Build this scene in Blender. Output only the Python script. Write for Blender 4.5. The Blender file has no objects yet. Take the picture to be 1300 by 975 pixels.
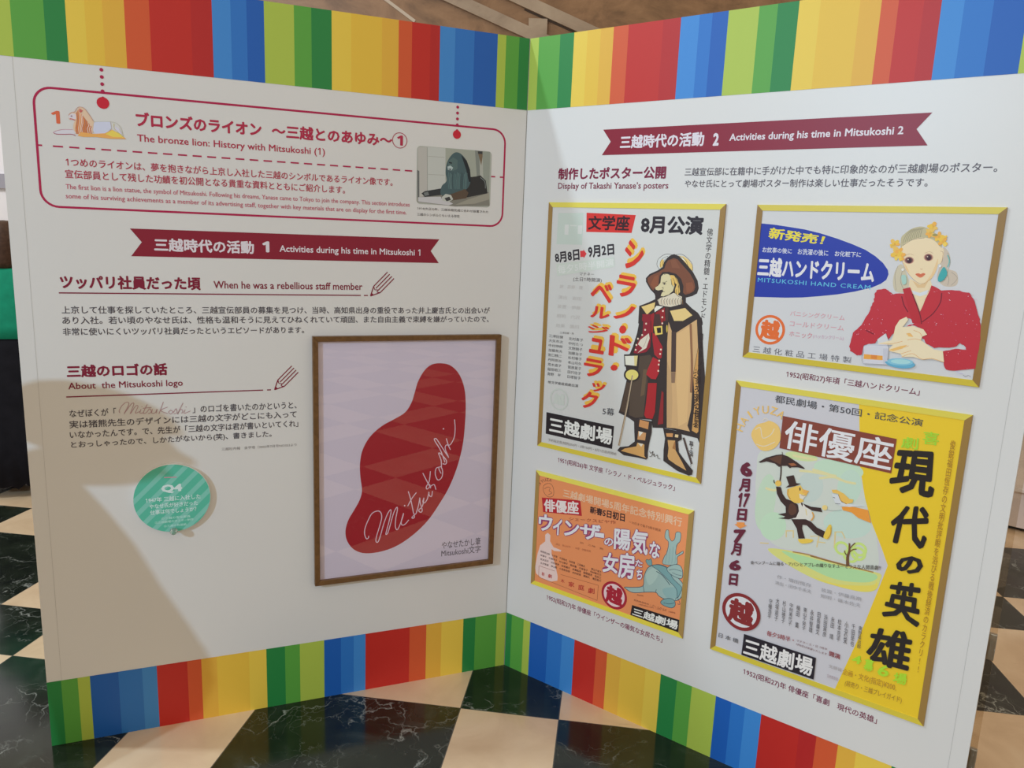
import bpy, bmesh, math, random
from mathutils import Vector, Matrix
random.seed(7)
SC = bpy.context.scene
COL = SC.collection

# ------------------------------------------------------------------ camera
F, PITCH, ROLL, EYE = 977.30, 0.19218, 0.04053, 1.58
CX, CY = 650.0, 487.5
cp, sp, cr, sr = math.cos(PITCH), math.sin(PITCH), math.cos(ROLL), math.sin(ROLL)
FWD = Vector((0, cp, -sp)); UP0 = Vector((0, sp, cp)); R0 = Vector((1, 0, 0))
RIGHT = cr * R0 + sr * UP0
UPV = -sr * R0 + cr * UP0
CAM = Vector((0, 0, EYE))
cam_data = bpy.data.cameras.new('camera'); cam = bpy.data.objects.new('camera', cam_data); COL.objects.link(cam)
cam_data.sensor_width = 36.0; cam_data.lens = 36.0 * F / 1300.0; cam_data.clip_start = 0.05
cam.matrix_world = Matrix(((RIGHT.x, UPV.x, -FWD.x, CAM.x), (RIGHT.y, UPV.y, -FWD.y, CAM.y), (RIGHT.z, UPV.z, -FWD.z, CAM.z), (0, 0, 0, 1)))
SC.camera = cam

# ------------------------------------------------------------------ light and exposure
SC.view_settings.view_transform = 'Standard'; SC.view_settings.look = 'None'
SC.view_settings.gamma = 1.0; SC.view_settings.exposure = 0.0; SC.view_settings.use_curve_mapping = False
world = bpy.data.worlds.new('hall'); SC.world = world; world.use_nodes = True
bg = world.node_tree.nodes['Background']
bg.inputs[0].default_value = (1.0, 0.85, 0.66, 1); bg.inputs[1].default_value = 0.64

def lamp(name, loc, target, energy, color, size):
    d = bpy.data.lights.new(name, 'AREA'); d.shape = 'DISK'; d.size = size; d.energy = energy; d.color = color
    o = bpy.data.objects.new(name, d); COL.objects.link(o); o.location = loc
    o.rotation_euler = (Vector(target) - Vector(loc)).to_track_quat('-Z', 'Y').to_euler()
    return o
# daylight from a high window behind the left leaf, and a lower one behind the visitors
lamp('high_window_light', (-4.05, 2.03, 5.15), (0.7, 2.1, 1.3), 115, (0.72, 0.88, 1.0), 0.22)
lamp('hall_light', (-4.08, -2.66, 3.2), (-0.3, 2.2, 1.1), 165, (0.52, 0.76, 1.0), 0.07)
lamp('added_wall_fill', (-8.0, 6.2, 4.6), (-7.2, 9.0, 1.6), 120, (0.92, 0.95, 1.0), 1.2)  # added fill without a known source, brightens the pale wall at the rear

# ------------------------------------------------------------------ materials
def lin1(c):
    c /= 255.0
    return c / 12.92 if c <= 0.04045 else ((c + 0.055) / 1.055) ** 2.4
WHITE_LT = (187, 179, 167); WHITE_LB = (174, 166, 159); WHITE_R = (208, 208, 214); WHITE_RB = (181, 177, 176)
REF = [WHITE_LT]
def P(r, g, b, w=None):
    w = w or REF[0]
    c = [0.80 * lin1(c) / lin1(k) for c, k in zip((r, g, b), w)]
    f = min(1.0, 0.97 / max(c))          # keep the hue of inks brighter than the paper
    return tuple(x * f for x in c)
_mats = {}
def mat(color, name='ink', rough=0.42, spec=0.35, metal=0.0, noise=0.0, scale=30.0):
    """a node material: plain pigment with an optional fine procedural variation"""
    key = (tuple(round(c, 4) for c in color), rough, spec, metal, noise, scale)
    if key in _mats: return _mats[key]
    m = bpy.data.materials.new(name); m.use_nodes = True
    nt = m.node_tree; b = nt.nodes['Principled BSDF']
    b.inputs['Base Color'].default_value = (*color, 1); b.inputs['Roughness'].default_value = rough
    b.inputs['Specular IOR Level'].default_value = spec; b.inputs['Metallic'].default_value = metal
    if noise:
        n = nt.nodes.new('ShaderNodeTexNoise'); n.inputs['Scale'].default_value = scale; n.inputs['Detail'].default_value = 6
        tc = nt.nodes.new('ShaderNodeTexCoord'); nt.links.new(tc.outputs['Object'], n.inputs['Vector'])
        r = nt.nodes.new('ShaderNodeValToRGB')
        r.color_ramp.elements[0].position = 0.3; r.color_ramp.elements[1].position = 0.7
        r.color_ramp.elements[0].color = (*[c * (1 - noise) for c in color], 1)
        r.color_ramp.elements[1].color = (*[min(1, c * (1 + noise)) for c in color], 1)
        nt.links.new(n.outputs['Fac'], r.inputs['Fac']); nt.links.new(r.outputs['Color'], b.inputs['Base Color'])
    _mats[key] = m
    return m

def clear_mat(name, tint=(1, 1, 1), ior=1.5, tintmix=0.0):
    """thin clear pane: see-through, mirrored by Fresnel"""
    m = bpy.data.materials.new(name); m.use_nodes = True; nt = m.node_tree; nt.nodes.clear()
    out = nt.nodes.new('ShaderNodeOutputMaterial'); mix = nt.nodes.new('ShaderNodeMixShader')
    t = nt.nodes.new('ShaderNodeBsdfTransparent'); t.inputs[0].default_value = (*tint, 1)
    g = nt.nodes.new('ShaderNodeBsdfGlossy'); g.inputs['Roughness'].default_value = 0.01
    f = nt.nodes.new('ShaderNodeFresnel'); ge = nt.nodes.new('ShaderNodeNewGeometry')
    mr = nt.nodes.new('ShaderNodeMapRange'); mr.inputs['To Min'].default_value = ior; mr.inputs['To Max'].default_value = 1 / ior
    nt.links.new(ge.outputs['Backfacing'], mr.inputs['Value']); nt.links.new(mr.outputs[0], f.inputs['IOR'])   # a thin pane: same mirror from both sides
    nt.links.new(f.outputs[0], mix.inputs[0]); nt.links.new(t.outputs[0], mix.inputs[1]); nt.links.new(g.outputs[0], mix.inputs[2])
    nt.links.new(mix.outputs[0], out.inputs[0])
    return m

class NT:
    def __init__(s, m): s.nt = m.node_tree
    def n(s, t, **kw):
        x = s.nt.nodes.new(t)
        for k, v in kw.items(): setattr(x, k, v)
        return x
    def link(s, a, b): s.nt.links.new(a, b)
    def math(s, op, a, b=None, c=None):
        x = s.n('ShaderNodeMath', operation=op)
        for i, v in enumerate((a, b, c)):
            if v is None: continue
            if isinstance(v, (int, float)): x.inputs[i].default_value = v
            else: s.link(v, x.inputs[i])
        return x.outputs[0]
    def mixc(s, f, a, b):
        x = s.n('ShaderNodeMix', data_type='RGBA')
        for i, v in ((0, f), (6, a), (7, b)):
            if isinstance(v, (int, float)): x.inputs[i].default_value = v
            elif isinstance(v, tuple): x.inputs[i].default_value = (*v, 1)
            else: s.link(v, x.inputs[i])
        return x.outputs[2]
    def ramp(s, f, stops):
        r = s.n('ShaderNodeValToRGB'); e = r.color_ramp.elements
        while len(e) < len(stops): e.new(0.5)
        for k, (p, c) in zip(e, stops): k.position = p; k.color = (*c, 1) if isinstance(c, tuple) else (c, c, c, 1)
        s.link(f, r.inputs[0]); return r.outputs[0]
    def noise(s, vec, scale, detail=5, dist=0.0, rough=0.55):
        x = s.n('ShaderNodeTexNoise'); x.inputs['Scale'].default_value = scale; x.inputs['Detail'].default_value = detail
        x.inputs['Distortion'].default_value = dist; x.inputs['Roughness'].default_value = rough
        s.link(vec, x.inputs['Vector']); return x

TH, GA0, GB0, TU = -0.12416, 2.31171, -0.41898, 0.33253
def floor_material():
    m = bpy.data.materials.new('checkered_marble'); m.use_nodes = True; q = NT(m); b = m.node_tree.nodes['Principled BSDF']
    geo = q.n('ShaderNodeNewGeometry'); pos = geo.outputs['Position']
    sx = q.n('ShaderNodeSeparateXYZ'); q.link(pos, sx.inputs[0]); X, Y = sx.outputs[0], sx.outputs[1]
    e = (math.cos(TH), math.sin(TH)); g = (-e[1], e[0])
    A = q.math('SUBTRACT', q.math('ADD', q.math('MULTIPLY', X, g[0]), q.math('MULTIPLY', Y, g[1])), GA0)
    B = q.math('SUBTRACT', q.math('ADD', q.math('MULTIPLY', X, e[0]), q.math('MULTIPLY', Y, e[1])), GB0)
    ma = q.math('FLOORED_MODULO', A, 3 * TU); mb = q.math('FLOORED_MODULO', B, 3 * TU)
    na = q.math('LESS_THAN', ma, TU); nb = q.math('LESS_THAN', mb, TU)
    beige = q.math('ABSOLUTE', q.math('SUBTRACT', na, nb))
    def edge(mm):   # distance to the closest joint
        d0 = q.math('ABSOLUTE', q.math('SUBTRACT', mm, TU)); d1 = mm; d2 = q.math('SUBTRACT', 3 * TU, mm)
        return q.math('MINIMUM', q.math('MINIMUM', d0, d1), d2)
    joint = q.math('LESS_THAN', q.math('MINIMUM', edge(ma), edge(mb)), 0.0016)
    # per-tile offset so that veins stop at the joints
    ta = q.math('ADD', q.math('FLOOR', q.math('DIVIDE', A, 3 * TU)), q.math('MULTIPLY', na, 0.37))
    tb = q.math('ADD', q.math('FLOOR', q.math('DIVIDE', B, 3 * TU)), q.math('MULTIPLY', nb, 0.71))
    off = q.n('ShaderNodeCombineXYZ')
    q.link(q.math('MULTIPLY', ta, 7.3), off.inputs[0]); q.link(q.math('MULTIPLY', tb, 5.1), off.inputs[1]); q.link(q.math('ADD', ta, q.math('MULTIPLY', tb, 3.7)), off.inputs[2])
    v = q.n('ShaderNodeVectorMath', operation='ADD'); q.link(pos, v.inputs[0]); q.link(off.outputs[0], v.inputs[1]); V = v.outputs[0]
    warp = q.noise(V, 3.2, 6)
    wv = q.n('ShaderNodeVectorMath', operation='MULTIPLY_ADD'); q.link(warp.outputs['Color'], wv.inputs[0]); wv.inputs[1].default_value = (0.55, 0.55, 0.55); q.link(V, wv.inputs[2])
    vo = q.n('ShaderNodeTexVoronoi', feature='DISTANCE_TO_EDGE'); vo.inputs['Scale'].default_value = 4.2; q.link(wv.outputs[0], vo.inputs['Vector'])
    vo2 = q.n('ShaderNodeTexVoronoi', feature='DISTANCE_TO_EDGE'); vo2.inputs['Scale'].default_value = 11.0; q.link(wv.outputs[0], vo2.inputs['Vector'])
    vein1 = q.ramp(vo.outputs['Distance'], [(0.0, 1.0), (0.010, 0.30), (0.028, 0.0)])
    vein2 = q.ramp(vo2.outputs['Distance'], [(0.0, 0.35), (0.012, 0.08), (0.03, 0.0)])
    mask = q.ramp(q.noise(V, 5.5, 5).outputs['Fac'], [(0.47, 0.0), (0.64, 1.0)])
    vein = q.math('MULTIPLY', q.math('MAXIMUM', vein1, vein2), mask)
    cloud = q.ramp(q.noise(V, 6.0, 8, 0.8).outputs['Fac'], [(0.3, (0.006, 0.008, 0.007)), (0.55, (0.016, 0.022, 0.014)), (0.8, (0.045, 0.055, 0.045))])
    black = q.mixc(vein, cloud, (0.36, 0.38, 0.35))
    bn = q.ramp(q.noise(V, 4.0, 8, 0.6).outputs['Fac'], [(0.3, (0.66, 0.47, 0.295)), (0.55, (0.78, 0.585, 0.385)), (0.75, (0.84, 0.665, 0.465))])
    st = q.n('ShaderNodeMapping'); st.inputs['Rotation'].default_value = (0, 0, TH); st.inputs['Scale'].default_value = (3.0, 28.0, 3.0); q.link(V, st.inputs[0])
    pit = q.ramp(q.noise(st.outputs[0], 3.0, 7, 0.4, 0.7).outputs['Fac'], [(0.66, 0.0), (0.78, 0.55)])
    bn = q.mixc(pit, bn, (0.34, 0.22, 0.13))
    c = q.mixc(beige, black, bn); c = q.mixc(joint, c, (0.10, 0.09, 0.075))
    q.link(c, b.inputs['Base Color']); b.inputs['Roughness'].default_value = 0.13; b.inputs['Specular IOR Level'].default_value = 0.5
    return m

def stone_material(name, dark, mid, light, scale):
    m = bpy.data.materials.new(name); m.use_nodes = True; q = NT(m); b = m.node_tree.nodes['Principled BSDF']
    tc = q.n('ShaderNodeTexCoord')
    mp = q.n('ShaderNodeMapping'); mp.inputs['Scale'].default_value = (1.0, 1.0, 1.6); q.link(tc.outputs['Object'], mp.inputs[0])
    a = q.ramp(q.noise(mp.outputs[0], scale, 9, 0.6, 0.65).outputs['Fac'], [(0.3, dark), (0.5, mid), (0.72, light)])
    sp_ = q.ramp(q.noise(mp.outputs[0], scale * 9, 4).outputs['Fac'], [(0.66, 0.0), (0.74, 0.6)])
    q.link(q.mixc(sp_, a, dark), b.inputs['Base Color']); b.inputs['Roughness'].default_value = 0.4
    return m

# ------------------------------------------------------------------ object helpers
def tag(o, label=None, cat=None, group=None, kind=None):
    for k, v in (('label', label), ('category', cat), ('group', group), ('kind', kind)):
        if v: o[k] = v
    return o
def empty(name, loc, rz=0.0):
    o = bpy.data.objects.new(name, None); COL.objects.link(o); o.location = loc; o.rotation_euler = (0, 0, rz); o.empty_display_size = 0.1
    return o
def root_of(o):
    while o.parent: o = o.parent
    return o
def link_mesh(name, me, parent=None, local=False):
    """vertices are in world coordinates (or the root's own, local=True)"""
    o = bpy.data.objects.new(name, me); COL.objects.link(o)
    if parent:
        r = root_of(parent)
        if not local: me.transform(Matrix.Translation(-r.location))
        o.parent = parent
    return o
class MB:
    """collects faces with a material each; build() makes one mesh object"""
    def __init__(s): s.v = []; s.f = []; s.m = []; s.mats = []; s.smooth = []
    def mi(s, m):
        if m not in s.mats: s.mats.append(m)
        return s.mats.index(m)
    def add(s, vs, fs, m, smooth=False):
        o = len(s.v); s.v += [tuple(x) for x in vs]; k = s.mi(m)
        for f in fs: s.f.append([i + o for i in f]); s.m.append(k); s.smooth.append(smooth)
    def prism(s, a, b, m):
        """a, b: matching rings of points"""
        n = len(a)
        s.add(list(a) + list(b), [list(range(n))[::-1], [n + i for i in range(n)]] + [[i, (i + 1) % n, n + (i + 1) % n, n + i] for i in range(n)], m)
    def box(s, lo, hi, m):
        x0, y0, z0 = lo; x1, y1, z1 = hi
        s.prism([(x0, y0, z0), (x1, y0, z0), (x1, y1, z0), (x0, y1, z0)], [(x0, y0, z1), (x1, y0, z1), (x1, y1, z1), (x0, y1, z1)], m)
    def loft(s, rings, m, caps=True):
        n = len(rings[0]); vs = [p for r in rings for p in r]; fs = []
        for k in range(len(rings) - 1):
            for i in range(n):
                j = (i + 1) % n; fs.append([k * n + i, k * n + j, (k + 1) * n + j, (k + 1) * n + i])
        if caps: fs.append(list(range(n))[::-1]); fs.append([(len(rings) - 1) * n + i for i in range(n)])
        s.add(vs, fs, m, True)
    def build(s, name, parent=None, local=False, fix=True, bevel=0.0):
        me = bpy.data.meshes.new(name); me.from_pydata(s.v, [], s.f)
        for m in s.mats: me.materials.append(m)
        me.polygons.foreach_set('material_index', s.m); me.polygons.foreach_set('use_smooth', s.smooth)
        if fix:
            b = bmesh.new(); b.from_mesh(me); bmesh.ops.recalc_face_normals(b, faces=b.faces); b.to_mesh(me); b.free()
        o = link_mesh(name, me, parent, local)
        if bevel:
            md = o.modifiers.new('bevel', 'BEVEL'); md.width = bevel; md.segments = 2; md.limit_method = 'ANGLE'
        return o

# ------------------------------------------------------------------ the two leaves of the folding board
C0 = Vector((0.013658, 2.624745, 0.0))
DL = Vector((-0.927427, -0.374005, 0)); NL = Vector((0.374005, -0.927427, 0))
DR = Vector((0.805976, -0.591948, 0)); NR = Vector((-0.591948, -0.805976, 0))
BH, BAND_T, BAND_B, LEAF = 2.19447, 1.97602, 0.21199, 1.4718
class Sheet:
    """a flat printed surface: u runs to the reader's right, z up, d out of it"""
    def __init__(s, right, normal, d, sign):
        s.U = right; s.N = normal; s.d = d; s.sg = sign
    def uv(s, x, y):
        """where the line of sight through a point of the photograph meets this surface"""
        r = FWD + RIGHT * ((x - CX) / F) - UPV * ((y - CY) / F)
        t = ((C0 - CAM).dot(s.N) + s.d) / r.dot(s.N)
        p = CAM + r * t
        return ((p - C0).dot(s.U), p.z)
    def pos(s, uv, dd=0.0):
        return C0 + s.U * uv[0] + s.N * (s.d + dd) + Vector((0, 0, uv[1]))
    def u_at(s, x, z):
        """u of the point at height z seen at photograph column x"""
        def px(u):
            q = s.pos((u, z)) - CAM
            return CX + F * q.dot(RIGHT) / q.dot(FWD)
        lo, hi = (-2.0, 0.3) if s.sg < 0 else (-0.3, 1.6)
        for _ in range(50):
            mid = (lo + hi) / 2
            if px(mid) < x: lo = mid
            else: hi = mid
        return (lo + hi) / 2
def left(d): return Sheet(-DL, NL, d, -1)
def right(d): return Sheet(DR, NR, d, 1)

_fc = bpy.data.curves.new('setting', 'FONT'); _fo = bpy.data.objects.new('setting', _fc); COL.objects.link(_fo)
_fc.resolution_u = 2
_gl = {}
def glyphs(s, bold=0.0, vertical=False, space=1.0):
    """flat outlines of a text; weight comes from copies shifted around a small circle, which rounds the corners too"""
    s = s.replace('1', '\U0001D7E3'); key = (s, vertical, space)
    if key not in _gl:
        _fc.body = '\n'.join(s) if vertical else s
        _fc.align_x = 'CENTER' if vertical else 'LEFT'; _fc.space_character = space; _fc.space_line = 0.95
        dg = bpy.context.evaluated_depsgraph_get(); dg.update()
        me = bpy.data.meshes.new_from_object(_fo.evaluated_get(dg))
        _gl[key] = ([(p.co.x, p.co.y) for p in me.vertices], [list(p.vertices) for p in me.polygons])
        bpy.data.meshes.remove(me)
    v, f = _gl[key]
    if bold <= 0.001: return v, f, len(v)
    n = 8 if bold > 0.02 else 4; V = []; G = []
    for i in range(n):
        a = math.pi / 4 + 2 * math.pi * i / n; dx, dy = bold * math.cos(a), bold * math.sin(a); o = len(V)
        V += [(x + dx, y + dy) for x, y in v]; G += [[k + o for k in q] for q in f]
    return V, G, len(v)

def smooth_pts(p, closed, k=5):
    n = len(p); out = []
    for i in range(n if closed else n - 1):
        a = p[(i - 1) % n] if closed or i > 0 else p[i]; b = p[i]; c = p[(i + 1) % n]; d = p[(i + 2) % n] if closed or i + 2 < n else p[(i + 1) % n]
        for j in range(k):
            t = j / k
            out.append(tuple(0.5 * (2 * b[m] + (c[m] - a[m]) * t + (2 * a[m] - 5 * b[m] + 4 * c[m] - d[m]) * t * t + (3 * b[m] - a[m] - 3 * c[m] + d[m]) * t ** 3) for m in (0, 1)))
    if not closed: out.append(tuple(p[-1]))
    return out

class Art(MB):
    """ink on a sheet; every layer lies a hair above the one before"""
    STEP = 1.6e-5
    def __init__(s, sheet, base=0.0):
        super().__init__(); s.sh = sheet; s.z = base; s.o = (0, 0, 1.0)
    def Z(s, ox, oy, k): s.o = (ox, oy, k); return s
    def px(s, p): return (s.o[0] + p[0] / s.o[2], s.o[1] + p[1] / s.o[2])
    def uv(s, p): return s.sh.uv(*s.px(p))
    def up(s): s.z += s.STEP; return s.z
    def put(s, uvs, faces, color):
        z = s.up(); m = color if isinstance(color, bpy.types.Material) else mat(color)
        s.add([s.sh.pos(q, z) for q in uvs], faces, m)
    def poly(s, pts, color, smooth=False):
        p = [s.uv(q) for q in (smooth_pts(pts, True) if smooth else pts)]
        s.put(p, [list(range(len(p)))], color)
    def polyuv(s, uvs, color): s.put(uvs, [list(range(len(uvs)))], color)
    def strip(s, P_, w, color, closed=False, taper=None):
        """ribbon of width w metres along uv points"""
        n = len(P_); L = []; R = []
        for i in range(n):
            a = P_[(i - 1) % n] if closed or i > 0 else P_[i]; b = P_[(i + 1) % n] if closed or i < n - 1 else P_[i]
            dx, dy = b[0] - a[0], b[1] - a[1]; l = math.hypot(dx, dy) or 1; nx, ny = -dy / l, dx / l
            k = 1.0
            if closed or 0 < i < n - 1:
                c = P_[(i + 1) % n]; ex, ey = c[0] - P_[i][0], c[1] - P_[i][1]; le = math.hypot(ex, ey) or 1
                k = min(1.6, 1 / max(0.3, abs(-ey / le * nx + ex / le * ny)))
            h = w / 2 * k
            if taper: h *= taper[0] + (taper[1] - taper[0]) * i / (n - 1)
            L.append((P_[i][0] + nx * h, P_[i][1] + ny * h)); R.append((P_[i][0] - nx * h, P_[i][1] - ny * h))
        fs = [[i, (i + 1) % n, n + (i + 1) % n, n + i] for i in range(n if closed else n - 1)]
        s.put(L + R, fs, color)
    def mpp(s, p):
        """metres on the sheet per photograph pixel near p"""
        a = s.px(p); q = s.sh.uv(*a); r = s.sh.uv(a[0] + 1, a[1]); t = s.sh.uv(a[0], a[1] + 1)
        return 0.5 * (math.hypot(q[0] - r[0], q[1] - r[1]) + math.hypot(q[0] - t[0], q[1] - t[1]))
    def stroke(s, pts, w, color, closed=False, smooth=True, taper=None):
        p = smooth_pts(pts, closed) if smooth and len(pts) > 2 else pts
        s.strip([s.uv(q) for q in p], w * s.mpp(pts[0]), color, closed, taper)
    def disc(s, c, rx, ry, color, n=20, rot=0.0):
        cr_, sr_ = math.cos(rot), math.sin(rot); pts = []
        for i in range(n):
            a = 2 * math.pi * i / n; x, y = rx * math.cos(a), ry * math.sin(a); pts.append((c[0] + x * cr_ - y * sr_, c[1] + x * sr_ + y * cr_))
        s.poly(pts, color)
    def circ(s, c, r, color, n=40):
        """a true circle of radius r metres about a photographed point"""
        q = s.uv(c); s.polyuv([(q[0] + r * math.cos(2 * math.pi * i / n), q[1] + r * math.sin(2 * math.pi * i / n)) for i in range(n)], color)
    def ring(s, c, r, w, color, n=48):
        q = s.uv(c); s.strip([(q[0] + r * math.cos(2 * math.pi * i / n), q[1] + r * math.sin(2 * math.pi * i / n)) for i in range(n)], w, color, True)
    def fit(s, text, q, color, bold=0.0, vertical=False, space=1.0):
        """set text so that its inked box fills the uv quad TL TR BR BL"""
        v, f, nv = glyphs(text, bold, vertical, space)
        if not v: return
        x0, x1 = min(a[0] for a in v), max(a[0] for a in v); y0, y1 = min(a[1] for a in v), max(a[1] for a in v)
        TL, TR, BR, BL = q; out = []
        for a in v:
            t = (a[0] - x0) / ((x1 - x0) or 1); w = (a[1] - y0) / ((y1 - y0) or 1)
            out.append(tuple((BL[m] * (1 - t) + BR[m] * t) * (1 - w) + (TL[m] * (1 - t) + TR[m] * t) * w for m in (0, 1)))
        z = s.up(); m = color if isinstance(color, bpy.types.Material) else mat(color)
        s.add([s.sh.pos(p, z + 5e-6 * (i // nv)) for i, p in enumerate(out)], f, m); s.z += 5e-6 * (len(out) // nv - 1)
    def T(s, text, xl, yb, xr, h, color, bold=0.012, space=1.0):
        """a level line of text: left-bottom point, right column, height (photograph pixels)"""
        a = s.uv((xl, yb)); b = s.uv((xl, yb - h)); hh = b[1] - a[1]
        xr_ = s.px((xr, 0))[0]; u1 = s.sh.u_at(xr_, a[1] + hh / 2)
        s.fit(text, [(a[0], a[1] + hh), (u1, a[1] + hh), (u1, a[1]), (a[0], a[1])], color, bold, False, space)
    def Q(s, text, quad, color, bold=0.012, vertical=False, space=1.0):
        s.fit(text, [s.uv(p) for p in quad], color, bold, vertical, space)
    def V(s, text, top, bottom, w, color, bold=0.012):
        """vertical column of characters, w = column width in photograph pixels"""
        a = s.uv(top); b = s.uv(bottom); h = w / s.o[2] * s.mpp(top) / 2
        s.fit(text, [(a[0] - h, a[1]), (a[0] + h, a[1]), (b[0] + h, b[1]), (b[0] - h, b[1])], color, bold, True)
    def make(s, name, parent, label=None):
        o = s.build(name, parent, fix=False)
        if label: o['label'] = label
        return o

# ================================================================== the hall
def structure(name, mb, **k):
    o = mb.build(name, **k); o['kind'] = 'structure'; return o
fm = floor_material()
b = MB(); b.box((-14, -9, -0.05), (14, 9.2, 0), fm); structure('floor', b)
brown = stone_material('brown_stone', (0.17, 0.088, 0.040), (0.31, 0.165, 0.078), (0.42, 0.235, 0.118), 3.0)
pale_stone = stone_material('dressed_stone', (0.27, 0.19, 0.125), (0.40, 0.29, 0.20), (0.48, 0.36, 0.25), 2.0)
WY = 6.2
b = MB(); b.box((-3.4, WY, 0), (3.85, WY + 0.6, 5.4), brown); structure('wall_back', b)
def sloped(name, x0, z0, x1, z1, w, m, dep):
    d = Vector((x1 - x0, 0, z1 - z0)).normalized(); nrm = Vector((-d.z, 0, d.x)) * (w / 2)
    p = [Vector((x0, WY, z0)), Vector((x1, WY, z1))]
    ring = [p[0] - nrm, p[1] - nrm, p[1] + nrm, p[0] + nrm]
    b = MB(); b.prism([q - Vector((0, dep, 0)) for q in ring], ring, m); return structure(name, b)
sl = (3.06 - 3.27) / (0.037 + 0.51)
sloped('trim_1', -0.51 - 1.2, 3.27 - 1.2 * sl, 0.30, 3.27 + 0.81 * sl, 0.085, pale_stone, 0.03)
sloped('trim_2', -0.015 - 1.2, 3.285 - 1.2 * sl, 0.95, 3.285 + 0.965 * sl, 0.085, pale_stone, 0.035)
b = MB(); b.box((0.015, WY - 0.025, 2.4), (0.155, WY, 3.17), pale_stone); structure('trim_3', b)
sloped('painted_glint', -1.13, 3.31, -0.84, 3.12, 0.022, mat((0.62, 0.50, 0.38), 'pale_line'), 0.006)  # glint on the brown stone, painted as a thin pale strip
sloped('trim_5', -0.02, 3.235, 0.9, 3.235 + 0.92 * sl, 0.012, mat((0.07, 0.04, 0.025), 'dark_line'), 0.01)  # thin dark line just below the upper sloped moulding
wallm = mat((0.86, 0.86, 0.90), 'pale_wall', 0.6, 0.3, 0, 0.03, 2.0)
b = MB(); b.box((-14, 9.0, 0), (-3.3, 9.2, 5.4), wallm); structure('wall_left', b)
pinkm = mat((0.74, 0.66, 0.66), 'blush_wall', 0.6, 0.3, 0, 0.03, 2.0)
b = MB(); b.box((3.2, 9.0, 0), (14, 9.2, 5.4), pinkm); structure('wall_right', b)
b = MB(); b.box((-9.0, 8.96, 1.86), (-5.4, 9.0, 2.02), mat((0.36, 0.36, 0.42), 'grey_band', 0.5)); structure('trim_6', b)

# low white platform seen past the right leaf
def rounded_rect(x0, y0, x1, y1, r, n=6):
    out = []
    for cx_, cy_, a0 in ((x1 - r, y1 - r, 0), (x0 + r, y1 - r, 90), (x0 + r, y0 + r, 180), (x1 - r, y0 + r, 270)):
        for i in range(n + 1):
            a = math.radians(a0 + 90 * i / n); out.append((cx_ + r * math.cos(a), cy_ + r * math.sin(a)))
    return out
pr = empty('display_platform', (3.75, 4.55, 0), math.radians(-42))
tag(pr, 'low pale pink display platform standing on the marble floor past the right leaf', 'platform')
b = MB(); rr = rounded_rect(-0.95, -0.75, 0.95, 0.75, 0.12)
b.prism([(x, y, 0.025) for x, y in rr], [(x, y, 0.24) for x, y in rr], pinkm); b.build('body', pr, True, bevel=0.004)
b = MB(); rr = rounded_rect(-0.97, -0.77, 0.97, 0.77, 0.13)
b.prism([(x, y, 0.24) for x, y in rr], [(x, y, 0.262) for x, y in rr], mat((0.78, 0.72, 0.71), 'platform_top', 0.4)); b.build('top', pr, True, bevel=0.003)
b = MB(); rr = rounded_rect(-0.9, -0.7, 0.9, 0.7, 0.1)
b.prism([(x, y, 0) for x, y in rr], [(x, y, 0.025) for x, y in rr], mat((0.02, 0.02, 0.02), 'black_plinth', 0.5)); b.build('plinth', pr, True)

# ================================================================== folding display board
BOARD = empty('folding_display_board', C0)
tag(BOARD, 'tall white two-leaf folding exhibition board with rainbow striped bands and Japanese texts', 'display board')
white = mat((0.80, 0.795, 0.785), 'board_laminate', 0.38, 0.4, 0, 0.008, 3.0)
edge_m = mat((0.62, 0.61, 0.60), 'board_edge', 0.5)
def leaf(sh, sign):
    b = MB(); T_ = 0.025
    q = [(0, 0), (sign * LEAF, 0), (sign * LEAF, BH), (0, BH)]
    a = [sh.pos(p) for p in q]; c = [sh.pos(p, -T_) for p in q]
    b.prism(a, c, white); return b.build('panel', BOARD)
LL = left(0.0); RR = right(0.0)
panel_l = leaf(LL, -1); panel_r = leaf(RR, 1)
panel_l['label'] = 'left leaf with the lion section and one framed print'
panel_r['label'] = 'right leaf with four poster prints'
g = (0.60, 0.59, 0.58)
for sh_, par, u0, u1, z0, z1, col in ((left(0.0003), panel_l, -LEAF + 0.0385, -LEAF + 0.0395, BAND_B, BAND_T, g), (left(0.0003), panel_l, -0.002, -0.0003, 0, BH, (0.30, 0.29, 0.27)),
                                      (right(0.0003), panel_r, LEAF - 0.0395, LEAF - 0.0385, BAND_B, BAND_T, g), (right(0.0003), panel_r, 0.0003, 0.0012, 0, BH, (0.42, 0.41, 0.40))):
    A = Art(sh_); A.polyuv([(u0, z0), (u1, z0), (u1, z1), (u0, z1)], col); A.make('joint_line', par)

# rainbow bands: boundaries measured along each band
LIME, GRN, DGRN = (186, 208, 82), (96, 174, 68), (38, 140, 68)
YEL, YE2, ORY = (250, 214, 80), (247, 202, 70), (243, 188, 68)
ORR, RED, RE2 = (228, 94, 50), (208, 42, 34), (196, 36, 36)
LBL, MBL, DBL = (66, 146, 224), (44, 124, 210), (24, 100, 192)
INKW = (236, 234, 232)
def bands(sh, z0, z1, zref, seq, parent, white_ref, label):
    A = Art(sh); p0 = seq[0][0]
    for (x0, c), (x1, _) in zip(seq, seq[1:]):
        u0 = x0[1] if isinstance(x0, tuple) else sh.u_at(x0, zref); u1 = x1[1] if isinstance(x1, tuple) else sh.u_at(x1, zref)
        A.z = 0.0
        A.polyuv([(u0, z0), (u1, z0), (u1, z1), (u0, z1)], mat(P(*c, w=white_ref), 'stripe_ink', 0.5, 0.5))
    return A.make('color_stripes', parent, label)
E_ = -LEAF
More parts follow.
